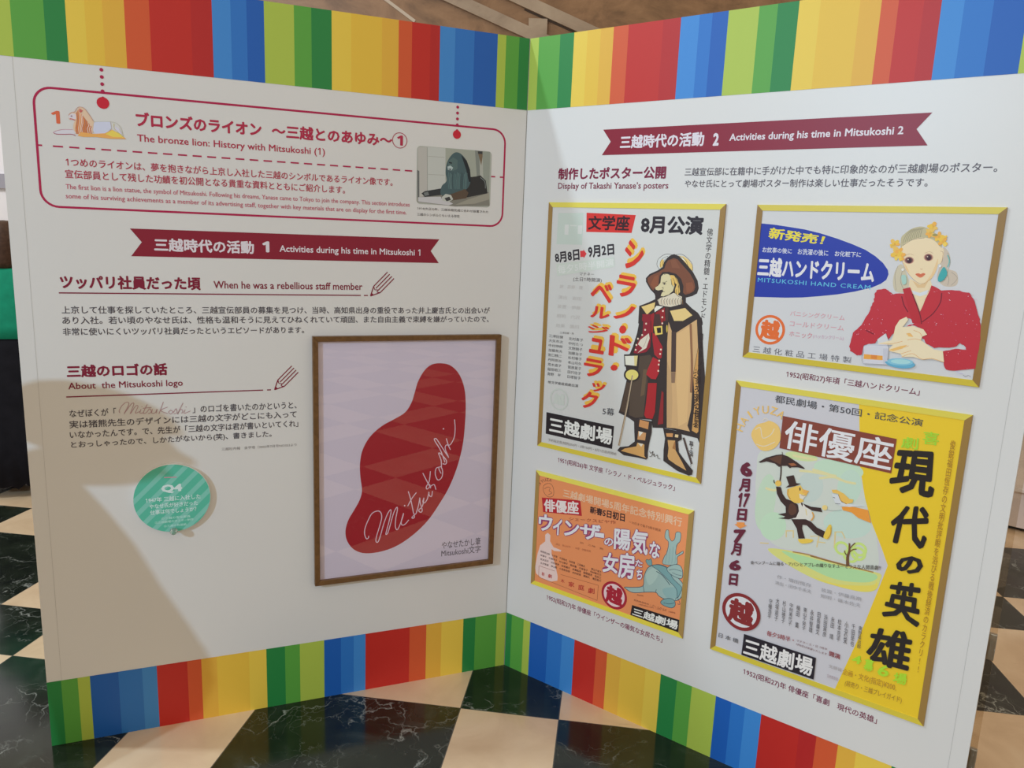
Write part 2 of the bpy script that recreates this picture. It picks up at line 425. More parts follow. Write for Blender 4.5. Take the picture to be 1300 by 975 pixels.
bands(left(0.0006), BAND_T, BH, BAND_T,
      [(('u', E_), YEL), (-20, LIME), (17.8, GRN), (60, DGRN), (87.4, YEL), (111.7, YE2), (134, ORY), (161.5, ORR), (193, RED), (245, RE2), (271.6, LBL),
       (295, MBL), (315, DBL), (336.8, LIME), (374.3, GRN), (396, DGRN), (421.4, YEL), (445.8, YE2), (484.5, ORY), (505.3, ORR), (522, RED), (545, RE2),
       (557, LBL), (576, MBL), (600, DBL), (629, LIME), (639.6, GRN), (656, DGRN), (('u', -0.002), None)], panel_l, INKW, 'upper rainbow stripes of the left leaf')
B1, B2, B3 = (14, 86, 44), (56, 138, 34), (150, 178, 38)
bands(left(0.0006), 0.0, BAND_B, 0.0,
      [(('u', E_), DGRN), (83.7, GRN), (104.4, LIME), (119.6, DBL), (155, MBL), (184.6, LBL), (202.9, RED),
       (241, ORR), (258.5, ORY), (278, YE2), (318, YEL), (339.7, DGRN), (363, GRN), (381.6, LIME), (412, DBL), (433, MBL),
       (449, LBL), (463.8, RED), (519, ORR), (540, ORY), (559, YEL), (586.3, DGRN), (601.5, GRN), (628.4, LIME), (('u', -0.002), None)],
      panel_l, INKW, 'lower rainbow stripes of the left leaf')
bands(right(0.0006), BAND_T, BH, BAND_T,
      [(('u', 0.0012), LIME), (680.5, GRN), (707, DGRN), (724.3, YEL), (741, YE2), (757.5, ORY), (773.5, ORR), (792, RED), (835, RE2),
       (857, LBL), (880, MBL), (896, DBL), (916, LIME), (954, GRN), (977, DGRN), (1003.5, YEL), (1030, YE2), (1079.6, ORY), (1106.6, ORR),
       (1128, RED), (1160, RE2), (1182.3, LBL), (1211, MBL), (1248, DBL), (1292, LIME), (('u', LEAF), None)],
      panel_r, INKW, 'upper rainbow stripes of the right leaf')
bands(right(0.0006), 0.0, BAND_B, BAND_B,
      [(('u', 0.0012), DGRN), (650, GRN), (665, LIME), (673.5, DBL), (695.7, MBL), (713.7, LBL), (729.5, RED), (757, ORR), (771, ORY), (788.5, YE2),
       (819.8, YEL), (839, DGRN), (859.6, GRN), (878.5, LIME), (909, DBL), (928.5, MBL), (946, LBL), (966.6, RED), (1015, RE2), (1036.7, ORR), (1064, ORY),
       (1087, YEL), (1132, DGRN), (1165, GRN), (('u', LEAF), None)], panel_r, INKW, 'lower rainbow stripes of the right leaf')
# clear edge strip and its metal clips
b = MB(); s0 = right(-0.012)
b.prism([s0.pos(p) for p in [(LEAF + 0.0005, 0.0), (LEAF + 0.016, 0.0), (LEAF + 0.016, BH), (LEAF + 0.0005, BH)]],
        [s0.pos(p, -0.004) for p in [(LEAF + 0.0005, 0.0), (LEAF + 0.016, 0.0), (LEAF + 0.016, BH), (LEAF + 0.0005, BH)]], clear_mat('clear_plastic', (0.90, 0.86, 0.80)))
b.build('edge_strip', BOARD)['label'] = 'clear plastic strip along the right edge'
steel = mat((0.45, 0.43, 0.40), 'steel', 0.35, 0.5, 0.8)
for z in (0.30, 0.62, 1.2, 1.8):
    b = MB(); q = [(LEAF - 0.004, z - 0.035), (LEAF + 0.017, z - 0.035), (LEAF + 0.017, z + 0.035), (LEAF - 0.004, z + 0.035)]
    b.prism([s0.pos(p, -0.0045) for p in q], [s0.pos(p, -0.0165) for p in q], steel); b.build('clip', BOARD, bevel=0.002)

# ------------------------------------------------------------------ left leaf printing
REF[0] = WHITE_LT
MAG = P(150, 24, 58); MAGT = P(152, 34, 56); MAROON = P(110, 20, 40); INK = P(62, 55, 58); RIB = P(124, 26, 44, (198, 194, 190)); RIBT = P(212, 206, 218, (208, 208, 212))
def rr_uv(u0, z0, u1, z1, r, n=8):
    return [(u, z) for u, z in rounded_rect(u0, z0, u1, z1, r, n)]
A = Art(left(0.0004))
a0 = A.uv((41.4, 109.4)); a1 = A.uv((637.3, 287.6))
A.strip(rr_uv(a0[0], a1[1], a1[0], a0[1], 0.042), 0.0058, MAG, True)
zd = A.uv((46, 184))[1]; ua = A.uv((46, 184))[0]; ub = A.sh.u_at(529, zd)
per = (ub - ua) / 27.0
for i in range(27): A.strip([(ua + per * i, zd), (ua + per * (i + (0.62 if i else 0.35)), zd)], 0.0042, MAG)
u1 = A.sh.u_at(623.5, zd); A.strip([(u1, zd), (u1 + 0.014, zd)], 0.0042, MAG); A.strip([(a1[0] - 0.014, zd), (a1[0], zd)], 0.0042, MAG)
for (xs, ys, xb, yb, rb, n) in ((128.6, 88.6, 130.7, 130.7, 0.0150, 5), (581, 136, 580, 170.8, 0.0132, 5)):
    q0 = A.uv((xs, ys)); q1 = A.uv((xb, yb))
    for i in range(n):
        z = q0[1] + (q1[1] - q0[1]) * 0.86 * i / (n - 1)
        A.polyuv([(q0[0] + 0.0046 * math.cos(k * math.pi / 6), z + 0.0046 * math.sin(k * math.pi / 6)) for k in range(12)], MAG)
    A.circ((xb, yb), rb, P(172, 28, 42))
A.make('section_outline', panel_l, 'rounded crimson outline with dashes and two hanging dotted tags')

A = Art(left(0.0005))
A.T('1', 65.5, 156.3, 76, 16.2, P(190, 88, 56), 0.03)
A.T('ブロンズのライオン', 172.8, 160.2, 332, 18.6, MAGT, 0.038)
A.T('〜三越とのあゆみ〜', 345, 174.5, 498, 17.5, MAGT, 0.034)
A.ring((507.5, 178.3), 0.0225, 0.0022, P(150, 60, 70)); A.T('1', 504, 184.5, 511.5, 13, MAGT, 0.035)
A.T('The bronze lion: History with Mitsukoshi (1)', 174.4, 182.2, 412.5, 12.2, MAGT, 0.012)
A.T('1つめのライオンは、夢を抱きながら上京し入社した三越のシンボルであるライオン像です。', 83.7, 210.8, 498.4, 11, MAGT, 0.012)
A.T('宣伝部員として残した功績を初公開となる貴重な資料とともにご紹介します。', 83, 226, 438, 11, MAGT, 0.012)
A.T('The first lion is a lion statue, the symbol of Mitsukoshi. Following his dreams, Yanase came to Tokyo to join the company. This section introduces', 83.7, 241.8, 520, 8.2, P(165, 70, 86), 0.004)
A.T('some of his surviving achievements as a member of its advertising staff, together with key materials that are on display for the first time.', 83.7, 253.6, 516, 8.2, P(165, 70, 86), 0.004)
A.T('1914(大正3)年、三越本館完成に合わせ設置された', 529.5, 266.6, 620, 3.9, P(95, 88, 84), 0.008)
A.T('三越のシンボルともいえる存在', 529.5, 273.8, 583.5, 3.6, P(95, 88, 84), 0.008)
A.make('lion_section_text', panel_l, 'crimson heading and paragraphs about the bronze lion')

# little drawing of the lion
A = Art(left(0.0005)).Z(60, 120, 13)
A.poly([(100, 630), (160, 600), (300, 575), (420, 585), (500, 620), (430, 660), (300, 655), (150, 655)], P(188, 178, 174))
A.stroke([(100, 628), (150, 652), (280, 656), (400, 655), (470, 680)], 0.9, P(140, 50, 70))
A.stroke([(100, 625), (150, 600), (250, 578), (420, 580)], 0.6, P(168, 110, 118))
A.poly([(470, 290), (520, 215), (580, 215), (660, 290), (740, 410), (770, 470), (750, 640), (600, 690), (480, 640), (430, 560), (440, 460), (470, 420), (370, 415), (355, 350), (400, 300)], P(196, 164, 132), True)
A.poly([(350, 350), (400, 310), (470, 320), (480, 400), (400, 425), (365, 400)], P(192, 178, 172))
for k in range(26):
    x = 470 + k * 10.5; A.stroke([(x, 250 + abs(k - 4) * 14), (x + 14, 400 + k * 6), (x - 6, 560), (x + 10, 650)], 0.7, random.choice([P(186, 108, 56), P(160, 90, 66), P(204, 140, 80), P(170, 104, 74), P(206, 180, 160)]))
A.poly([(530, 230), (590, 265), (560, 300), (525, 280)], P(176, 90, 78))
A.stroke([(370, 400), (410, 405), (460, 425)], 1.1, P(170, 70, 56)); A.disc((400, 355), 14, 10, P(120, 84, 96))
A.stroke([(350, 345), (390, 300), (450, 285), (490, 225), (540, 205), (610, 230), (690, 330), (760, 440)], 0.6, P(170, 120, 100))
A.poly([(770, 470), (800, 445), (1040, 450), (1060, 560), (980, 640), (800, 650), (755, 600)], P(188, 184, 190))
A.stroke([(770, 450), (900, 445), (1050, 450), (1150, 480), (1220, 570), (1250, 690)], 0.6, P(168, 160, 140))
A.poly([(500, 680), (560, 620), (760, 650), (950, 640), (1070, 580), (1180, 640), (1260, 700), (1300, 735), (1050, 730), (800, 700), (600, 700)], P(206, 146, 76))
A.poly([(960, 650), (1070, 590), (1200, 650), (1260, 710), (1080, 700)], P(204, 176, 74))
A.poly([(1100, 520), (1180, 560), (1240, 660), (1200, 650), (1130, 600)], P(186, 176, 178))
A.stroke([(1100, 480), (1110, 560), (1190, 640), (1250, 700)], 0.6, P(176, 160, 90))
A.make('lion_drawing', panel_l, 'small orange and yellow pencil drawing of a lying lion')

# photograph of the statue, printed with rounded corners
A = Art(left(0.0005)).Z(470, 170, 7.2222)
q0 = A.uv((430, 107)); q1 = A.uv((1098, 676)); pu0, pu1, pz0, pz1 = q0[0], q1[0], q1[1], q0[1]
A.polyuv(rr_uv(pu0, pz0, pu1, pz1, 0.012), P(150, 146, 130))
A.poly([(440, 125), (520, 120), (525, 560), (440, 590)], P(160, 152, 138)); A.poly([(525, 120), (690, 130), (690, 560), (525, 560)], P(166, 162, 148))
A.poly([(690, 130), (960, 150), (980, 420), (690, 420)], P(140, 138, 120)); A.poly([(960, 150), (1000, 155), (1010, 520), (985, 500)], P(112, 112, 100)); A.poly([(1030, 160), (1100, 165), (1090, 540), (1040, 520)], P(128, 128, 112))
A.stroke([(530, 205), (680, 215)], 0.5, P(140, 134, 120)); A.stroke([(530, 372), (680, 378)], 0.5, P(140, 134, 120)); A.stroke([(522, 125), (524, 555)], 0.5, P(120, 116, 104))
A.poly([(430, 330), (450, 340), (450, 590), (432, 590)], P(92, 90, 84))
A.poly([(434, 580), (660, 560), (1088, 535), (1094, 660), (780, 665), (434, 625)], P(112, 106, 92))
A.poly([(440, 580), (640, 575), (760, 640), (720, 655), (440, 620)], P(172, 164, 156)); A.poly([(900, 600), (1090, 540), (1092, 600), (960, 640), (780, 650)], P(134, 126, 108))
A.poly([(985, 160), (1030, 165), (1030, 210), (1018, 290), (1005, 240)], P(104, 84, 62)); A.poly([(990, 158), (1030, 160), (1028, 185), (988, 182)], P(52, 52, 50))
A.poly([(650, 590), (700, 480), (880, 400), (970, 390), (1010, 380), (1060, 430), (1075, 545), (900, 580), (760, 600)], P(42, 40, 38))
A.poly([(470, 545), (500, 525), (650, 500), (700, 540), (650, 560), (500, 578)], P(44, 44, 44))
A.poly([(650, 560), (655, 480), (700, 430), (690, 350), (705, 260), (745, 195), (790, 168), (840, 190), (885, 250), (910, 330), (920, 430), (890, 500), (830, 530), (740, 550)], P(62, 78, 76), True)
A.poly([(835, 195), (885, 245), (915, 330), (925, 440), (905, 440), (880, 330)], P(30, 34, 36))
A.poly([(715, 250), (760, 215), (800, 240), (800, 320), (760, 340), (715, 325)], P(74, 90, 84))
A.poly([(708, 300), (735, 290), (760, 310), (745, 335), (712, 330)], P(150, 158, 148)); A.poly([(712, 322), (745, 318), (735, 332)], P(34, 36, 38)); A.poly([(720, 255), (750, 262), (748, 275), (722, 268)], P(34, 38, 40))
for i in range(14): A.stroke([(720 + i * 13, 350 + (i % 3) * 10), (714 + i * 13, 430), (722 + i * 12, 505)], 0.5, random.choice([P(84, 108, 102), P(48, 62, 62), P(100, 120, 112)]))
A.poly([(720, 560), (870, 505), (900, 540), (880, 590), (750, 610)], P(78, 62, 48))
A.poly([(655, 580), (690, 550), (740, 560), (760, 600), (720, 625), (660, 610)], P(164, 160, 144)); A.poly([(680, 590), (725, 575), (740, 605), (700, 618)], P(52, 50, 48)); A.poly([(490, 540), (530, 530), (540, 560), (500, 570)], P(100, 100, 94))
A.stroke([(1010, 400), (1050, 440), (1055, 500)], 0.8, P(110, 112, 104))
A.make('lion_photo', panel_l, 'printed photograph of a dark bronze lion statue')

# ribbon and heading
def ribbon(sheet, pts, parent, texts, label):
    A = Art(sheet)
    A.poly(pts, RIB)
    for t, x0, yb, x1, h, bold in texts: A.T(t, x0, yb, x1, h, RIBT, bold)
    return A.make('ribbon_banner', parent, label)
ribbon(left(0.0005), [(164.8, 290), (557.8, 303.8), (546.8, 318.7), (557, 334), (166.5, 325.2), (180, 307.5)], panel_l,
       [('三越時代の活動', 196, 319.2, 322.5, 17.2, 0.034), ('1', 333, 320.2, 342, 14, 0.045), ('Activities during his time in Mitsukoshi 1', 355, 322.2, 533.6, 11.2, 0.02)], 'crimson ribbon printed on the left leaf')

def pencil(A, tip, tail, w, color):
    """line drawing of a pencil from tip to tail (photograph pixels)"""
    t = Vector(tip); e = Vector(tail); d = (e - t).normalized(); n = Vector((-d.y, d.x)); L = (e - t).length
    c = t + d * (L * 0.32); h = w / 2
    A.stroke([tuple(t), tuple(c + n * h)], 1.3, color); A.stroke([tuple(t), tuple(c - n * h)], 1.3, color)
    A.stroke([tuple(c + n * h), tuple(c + n * h * 0.45 - d * 2.2), tuple(c + n * h * 0.2), tuple(c - n * h * 0.3 - d * 2), tuple(c - n * h)], 1.0, color)
    for k in (-1, -0.33, 0.33, 1): A.stroke([tuple(c + n * h * k), tuple(e + n * h * k)], 1.2, color)
    A.poly([tuple(t), tuple(t + d * 4 + n * 1.5), tuple(t + d * 4 - n * 1.5)], color)
def heading(name, texts, line, dash, pen, label):
    A = Art(left(0.0005))
    for t, x0, yb, x1, h, bold in texts: A.T(t, x0, yb, x1, h, MAROON, bold)
    a = A.uv(line[0]); u1 = A.sh.u_at(line[1][0], a[1]); A.strip([a, (u1, a[1])], 0.0034, MAROON)
    A.strip([(A.sh.u_at(dash[0], a[1]), a[1]), (A.sh.u_at(dash[1], a[1]), a[1])], 0.0034, MAROON)
    pencil(A, pen[0], pen[1], 11.5, MAROON)
    return A.make(name, panel_l, label)
heading('underlined_heading', [('ツッパリ社員だった頃', 76.6, 366.8, 254.7, 18, 0.038), ('When he was a rebellious staff member', 271.3, 366.2, 460, 9.6, 0.014)],
        [(74.7, 371.8), (458, 0)], (462, 467), [(470.3, 375.8), (496, 349.5)], 'maroon heading with underline and pencil, upper one')
heading('underlined_heading', [('三越のロゴの話', 85, 479.8, 212.3, 16.5, 0.038), ('About  the Mitsukoshi logo', 87, 497, 232, 11, 0.014)],
        [(84, 504), (334, 0)], (339, 344), [(348.5, 494.8), (374.5, 468.5)], 'maroon heading with underline and pencil, lower one')
REF[0] = (182, 175, 166)
A = Art(left(0.0005))
A.T('上京して仕事を探していたところ、三越宣伝部員の募集を見つけ、当時、高知県出身の重役であった井上慶吉氏との出会いが', 78.5, 398.3, 621.7, 9.8, INK, 0.014)
A.T('あり入社。若い頃のやなせ氏は、性格も温和そうに見えてひねくれていて頑固、また自由主義で束縛を嫌がっていたので、', 79.4, 411.6, 620.5, 9.8, INK, 0.014)
A.T('非常に使いにくいツッパリ社員だったというエピソードがあります。', 80, 426, 386, 9.6, INK, 0.014)
A.make('paragraph_text', panel_l)
A = Art(left(0.0005))
A.T('なぜぼくが「', 88.5, 530, 147.5, 9.8, INK, 0.014)
A.T('」のロゴを書いたのかというと、', 244.5, 524.5, 376.5, 9.8, INK, 0.014)
A.T('実は猪熊先生のデザインには三越の文字がどこにも入って', 88.5, 544, 376.5, 9.8, INK, 0.014)
A.T('いなかったんです。で、先生が「三越の文字は君が書いといてくれ」', 89, 557, 378.5, 9.6, INK, 0.014)
A.T('とおっしゃったので、しかたがないから(笑)、書きました。', 90.5, 570.2, 344.7, 9.8, INK, 0.014)
A.T('三越社内報　金字塔（2002年7月号NO353より', 281.5, 572.2, 376.5, 3.8, P(110, 102, 98), 0.0)
A.Z(60, 330, 3.611); sc_ = P(150, 116, 116)
for st in ([(333, 702), (330, 690), (345, 665), (365, 652), (374, 662), (352, 706), (384, 662), (397, 660), (380, 706), (405, 670), (416, 672), (404, 702), (428, 692)], [(430, 684), (425, 702), (440, 700)], [(458, 662), (440, 702), (455, 700)], [(438, 680), (478, 676)],
           [(455, 700), (470, 682), (476, 698), (462, 705)], [(482, 684), (479, 702), (495, 700), (503, 684), (500, 703)], [(532, 650), (512, 706)], [(552, 674), (520, 690), (552, 704)], [(565, 688), (556, 698), (566, 706), (576, 696), (565, 688)],
           [(576, 702), (590, 682), (594, 700), (580, 705)], [(622, 655), (597, 706), (610, 686), (621, 690), (616, 704)], [(632, 686), (627, 703), (656, 692)]):
    A.stroke(st, 0.8, sc_)
A.disc((434, 672), 2, 2, sc_); A.disc((636, 674), 2, 2, sc_)
A.make('paragraph_text', panel_l)

# ------------------------------------------------------------------ right leaf printing
REF[0] = WHITE_R
RMAR = P(120, 30, 62); RINK = P(88, 82, 92)
ribbon(right(0.0005), [(765.8, 164.6), (1183.6, 142.8), (1163.5, 163.8), (1177.6, 184.6), (764, 197), (775.3, 179.8)], panel_r,
       [('三越時代の活動', 786.8, 189.2, 894, 17, 0.034), ('2', 904.5, 185.2, 912.8, 16.2, 0.045), ('Activities during his time in Mitsukoshi 2', 925.5, 181.8, 1147, 12, 0.022)], 'crimson ribbon printed on the right leaf')
A = Art(right(0.0005))
A.T('制作したポスター公開', 708.3, 228.3, 845.6, 15, RMAR, 0.034)
A.T("Display of Takashi Yanase’s posters", 708.3, 242.2, 848.4, 10.2, RMAR, 0.012)
A.make('heading_text', panel_r)
A = Art(right(0.0005))
A.T('三越宣伝部に在籍中に手がけた中でも特に印象的なのが三越劇場のポスター。', 869, 223.4, 1266.5, 10.2, RINK, 0.012)
A.T('やなせ氏にとって劇場ポスター制作は楽しい仕事だったそうです。', 869, 238, 1178, 9.6, RINK, 0.012)
A.make('paragraph_text', panel_r)
for args, w in ((('1951(昭和26)年 文学座「シラノ・ド・ベルジュラック」', 708, 588, 856.6, 8), (190, 186, 186)), (('1952(昭和27)年 俳優座「ウインザーの陽気な女房たち」', 693.6, 762.2, 841, 8), (184, 180, 178)),
                (('1952(昭和27)年頃「三越ハンドクリーム」', 997.6, 480, 1167.5, 9.6), (208, 208, 212)), (('1952(昭和27)年 俳優座「喜劇　現代の英雄」', 943, 857, 1113.2, 9.4), (196, 193, 196))):
    REF[0] = w; A = Art(right(0.0005)); A.T(*args, P(112, 34, 62), 0.012); A.make('caption_text', panel_r)

# ================================================================== framed print hanging on the left leaf
REF[0] = (178, 170, 164)
FR = left(0.022)
fq = [FR.uv(*p) for p in ((396.9, 427.9), (637.2, 424.6), (625.8, 715.9), (400.2, 744.8))]
fu0 = (fq[0][0] + fq[3][0]) / 2; fu1 = (fq[1][0] + fq[2][0]) / 2; fz1 = (fq[0][1] + fq[1][1]) / 2; fz0 = (fq[2][1] + fq[3][1]) / 2
fr_root = empty('framed_print', FR.pos(((fu0 + fu1) / 2, fz0), -0.022))
tag(fr_root, 'framed print of a dark red shape with white script in a slim brown wooden frame', 'framed print')
def wood_material():
    m = bpy.data.materials.new('brown_wood'); m.use_nodes = True; q = NT(m); bs = m.node_tree.nodes['Principled BSDF']
    tc = q.n('ShaderNodeTexCoord'); w = q.noise(tc.outputs['Object'], 40, 6, 1.5)
    q.link(q.ramp(w.outputs['Fac'], [(0.3, (0.13, 0.060, 0.018)), (0.7, (0.20, 0.098, 0.032))]), bs.inputs['Base Color']); bs.inputs['Roughness'].default_value = 0.35
    return m
def mitred(sh, u0, z0, u1, z1, w, dep0, dep1, mats, inner_drop=0.0):
    """four mitred bars between outer rectangle and the opening; dep0/dep1 back and front distances"""
    b = MB(); o = [(u0, z0), (u1, z0), (u1, z1), (u0, z1)]; i = [(u0 + w, z0 + w), (u1 - w, z0 + w), (u1 - w, z1 - w), (u0 + w, z1 - w)]
    for k in range(4):
        j = (k + 1) % 4; q = [o[k], o[j], i[j], i[k]]
        dd = [dep1, dep1, dep1 - inner_drop, dep1 - inner_drop]
        b.prism([sh.pos(p, d) for p, d in zip(q, dd)], [sh.pos(p, dep0) for p in q], mats[k])
    return b
wood = wood_material(); BASE = left(0.0)
mitred(BASE, fu0, fz0, fu1, fz1, 0.0165, 0.0006, 0.022, [wood] * 4, 0.001).build('frame', fr_root, bevel=0.0012)
A = Art(left(0.010)); A.polyuv([(fu0 + 0.012, fz0 + 0.012), (fu1 - 0.012, fz0 + 0.012), (fu1 - 0.012, fz1 - 0.012), (fu0 + 0.012, fz1 - 0.012)], mat(P(178, 163, 172), 'print_paper', 0.6, 0.2))
sheet_o = A.make('print_sheet', fr_root)
A = Art(left(0.0102)).Z(380, 420, 2.868)
A.poly([(510, 118), (548, 125), (580, 155), (600, 205), (606, 265), (603, 340), (595, 415), (575, 495), (545, 570), (510, 630), (470, 688), (420, 738), (360, 780), (300, 803), (240, 810), (200, 797), (175, 767), (168, 730), (178, 690), (200, 652), (220, 615), (228, 580), (222, 530), (221, 480), (231, 432), (258, 385), (300, 347), (345, 322), (385, 297), (408, 262), (420, 225), (432, 185), (455, 145), (480, 124)], P(138, 16, 30), True)
A.make('red_shape', sheet_o)
A = Art(left(0.0104)).Z(450, 520, 5.4167); SW = P(214, 180, 190)
for st in ([(98, 868), (96, 882), (82, 888), (70, 858), (72, 820), (90, 770), (120, 715), (160, 697), (182, 710), (187, 745), (172, 805), (152, 870), (148, 905), (161, 911), (176, 875), (200, 790), (225, 722), (246, 690), (252, 702), (240, 760), (222, 828), (216, 857), (229, 848), (247, 790), (270, 710), (291, 672), (295, 690), (284, 750), (281, 803), (291, 826), (306, 808), (332, 740), (337, 712)],
           [(337, 714), (322, 768), (327, 793), (348, 788), (374, 758)], [(370, 562), (388, 622), (404, 700), (413, 735), (404, 747), (396, 740), (426, 712)], [(366, 664), (394, 612), (426, 570)],
           [(424, 714), (440, 660), (450, 606), (452, 640), (466, 690), (456, 706), (442, 692), (468, 662), (478, 606)], [(478, 606), (470, 634), (484, 640), (502, 612), (512, 566), (514, 590), (530, 596), (536, 560)],
           [(470, 436), (492, 480), (524, 540), (516, 512)], [(522, 424), (514, 492), (494, 530), (500, 546), (522, 528), (548, 516), (560, 550)],
           [(590, 394), (562, 404), (556, 446), (574, 484), (600, 466), (606, 424), (594, 392), (580, 404), (596, 440)], [(598, 404), (596, 350), (580, 306), (584, 298), (604, 314), (632, 350), (628, 374), (606, 372)],
           [(622, 362), (592, 280), (552, 214), (552, 200), (566, 204), (596, 250), (640, 318), (646, 324), (626, 278), (626, 250), (642, 244), (660, 276)], [(632, 198), (646, 242), (664, 234), (686, 190), (692, 130), (688, 68)]):
    A.stroke(st, 1.15, SW)
A.disc((345, 660), 5, 5, SW); A.disc((612, 132), 5, 5, SW)
A.make('script_lettering', sheet_o)
A = Art(left(0.0102))
A.T('やなせたかし筆', 560.7, 697.3, 610, 9.6, P(82, 72, 80), 0.006); A.T('Mitsukoshi文字', 560.2, 707.2, 610.2, 9.4, P(82, 72, 80), 0.006)
A.make('caption_text', sheet_o)
b = MB(); q = [(fu0 + 0.014, fz0 + 0.014), (fu1 - 0.014, fz0 + 0.014), (fu1 - 0.014, fz1 - 0.014), (fu0 + 0.014, fz1 - 0.014)]
s0 = left(0.0155); b.add([s0.pos(p) for p in q], [[0, 1, 2, 3]], clear_mat('glass_pane', (0.985, 0.985, 0.985), 1.75)); b.build('glass_pane', fr_root, fix=False)

# ================================================================== round quiz tag on the left leaf
DS = left(0.013); qc = DS.uv(217.6, 632.8); qr = 0.1105
e0 = DS.uv(168.6, 634); e1 = DS.uv(267.6, 632); qr = (e1[0] - e0[0]) / 2; qc = ((e0[0] + e1[0]) / 2, qc[1])
disc_root = empty('quiz_tag', left(0).pos((qc[0], qc[1] - qr)))
tag(disc_root, 'round teal striped quiz tag reading Q4 stuck on the lower left of the board', 'quiz tag')
b = MB(); ring_ = [(qc[0] + qr * math.cos(2 * math.pi * i / 64), qc[1] + qr * math.sin(2 * math.pi * i / 64)) for i in range(64)]
b.prism([left(0.0006).pos(p) for p in ring_], [DS.pos(p) for p in ring_], mat((0.78, 0.77, 0.74), 'tag_board', 0.5)); core = b.build('disc', disc_root, bevel=0.001)
A = Art(left(0.0131)); r1 = qr - 0.0012
A.polyuv([(qc[0] + r1 * math.cos(2 * math.pi * i / 64), qc[1] + r1 * math.sin(2 * math.pi * i / 64)) for i in range(64)], P(72, 148, 124))
for k in range(-6, 7):      # lighter diagonal stripes cut to the circle
    c_ = k * 0.0335 + 0.006; hw = 0.0068; pts = []
    for off, sgn in ((c_ - hw, 1), (c_ + hw, -1)):
        if abs(off) >= r1: pts = None; break
        hl = math.sqrt(r1 * r1 - off * off) * 0.999
        seg = [(-hl, off), (hl, off)] if sgn > 0 else [(hl, off), (-hl, off)]
        pts += seg
    if pts: A.polyuv([(qc[0] + (x - y) * 0.7071, qc[1] + (x + y) * 0.7071) for x, y in pts], P(104, 158, 142))
QW = P(196, 206, 200); A.Z(160, 580, 8.125)
A.T('Q4', 365, 382, 580, 92, QW, 0.05); A.strip([A.uv((392, 214)), A.uv((522, 208))], 0.003, P(170, 120, 128))
A.T('1947年 三越に入社した', 203, 476, 768, 50, QW, 0.018); A.T('やなせ氏が好きだった', 242, 538, 740, 48, QW, 0.018); A.T('仕事は何でしょうか？', 250, 600, 726, 48, QW, 0.018)
A.T('①三越の宣伝部員', 365, 650, 664, 26, P(166, 190, 180), 0.005); A.T('②三越劇場のポスター制作', 298, 692, 696, 26, P(166, 190, 180), 0.005); A.T('③三越の包装紙', 392, 728, 624, 25, P(166, 190, 180), 0.005)
A.make('printed_face', core)
pc = left(0.03).uv(220.6, 675); b = MB(); rings = []
for k, (dd, r) in enumerate(((0.0006, 0.0035), (0.016, 0.0035), (0.018, 0.0075), (0.022, 0.0105), (0.027, 0.0115), (0.032, 0.0100), (0.036, 0.006), (0.037, 0.001))):
    rings.append([left(dd).pos((pc[0] + r * math.cos(i * math.pi / 8), pc[1] + r * math.sin(i * math.pi / 8))) for i in range(16)])
gm = bpy.data.materials.new('clear_knob'); gm.use_nodes = True; gb = gm.node_tree.nodes['Principled BSDF']
gb.inputs['Base Color'].default_value = (0.75, 0.88, 0.84, 1); gb.inputs['Transmission Weight'].default_value = 0.8; gb.inputs['Roughness'].default_value = 0.05; gb.inputs['IOR'].default_value = 1.45
b.loft(rings, gm); b.build('pin', disc_root)['label'] = 'clear plastic pin'

# ================================================================== posters on the right leaf
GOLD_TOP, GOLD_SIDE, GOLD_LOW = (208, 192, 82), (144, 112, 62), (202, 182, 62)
def poster(name, u0, z0, u1, z1, ref, label, paper, w=0.0155):
    REF[0] = ref
    sh = right(0.0)
    r = empty(name, sh.pos(((u0 + u1) / 2, z0))); tag(r, label, 'poster', 'theatre and advertising posters mounted on the right leaf')
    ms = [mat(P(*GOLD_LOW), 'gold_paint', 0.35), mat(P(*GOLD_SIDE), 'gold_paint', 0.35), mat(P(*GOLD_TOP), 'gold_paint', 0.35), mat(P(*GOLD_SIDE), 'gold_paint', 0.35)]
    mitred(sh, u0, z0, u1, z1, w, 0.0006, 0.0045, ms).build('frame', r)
    A = Art(right(0.0030)); k = w * 0.6
    A.polyuv([(u0 + k, z0 + k), (u1 - k, z0 + k), (u1 - k, z1 - k), (u0 + k, z1 - k)], P(*paper)); s = A.make('print_sheet', r)
    return s
def S(): return Art(right(0.0030), 0.0001)

# ---- poster one: man in a cloak and plumed hat
s = poster('framed_poster', 0.1045, 0.870, 0.7005, 1.686, (200, 197, 196), 'tall theatre poster of a bearded swordsman in brown hat and cloak', (194, 191, 187)); REF[0] = (194, 190, 188)
BLK = P(42, 36, 42); GHO = P(176, 182, 172)
A = S().Z(680, 250, 5.132)
A.poly([(148, 105), (312, 104), (303, 312), (136, 308)], GHO); A.poly([(190, 180), (217, 180), (213, 246), (188, 246)], P(192, 190, 184)); A.poly([(276, 186), (305, 186), (300, 242), (274, 240)], P(192, 190, 184)); A.poly([(225, 182), (268, 184), (266, 192), (224, 190)], P(190, 190, 182))
A.poly([(332, 103), (653, 118), (625, 235), (330, 228)], P(190, 44, 40)); A.Q('文学座', [(345, 122), (618, 122), (606, 222), (340, 214)], P(48, 24, 30), 0.03)
A.Q('8月公演', [(688, 118), (1100, 124), (1086, 250), (684, 238)], BLK, 0.04)
A.V('佛文学の精髄・エドモンド・', (1138, 205), (1084, 835), 40, P(60, 52, 52), 0.008)
A.Q('8月8日', [(122, 365), (283, 338), (287, 412), (130, 432)], BLK, 0.035); A.Q('9月2日', [(340, 318), (510, 305), (513, 376), (345, 400)], BLK, 0.035)
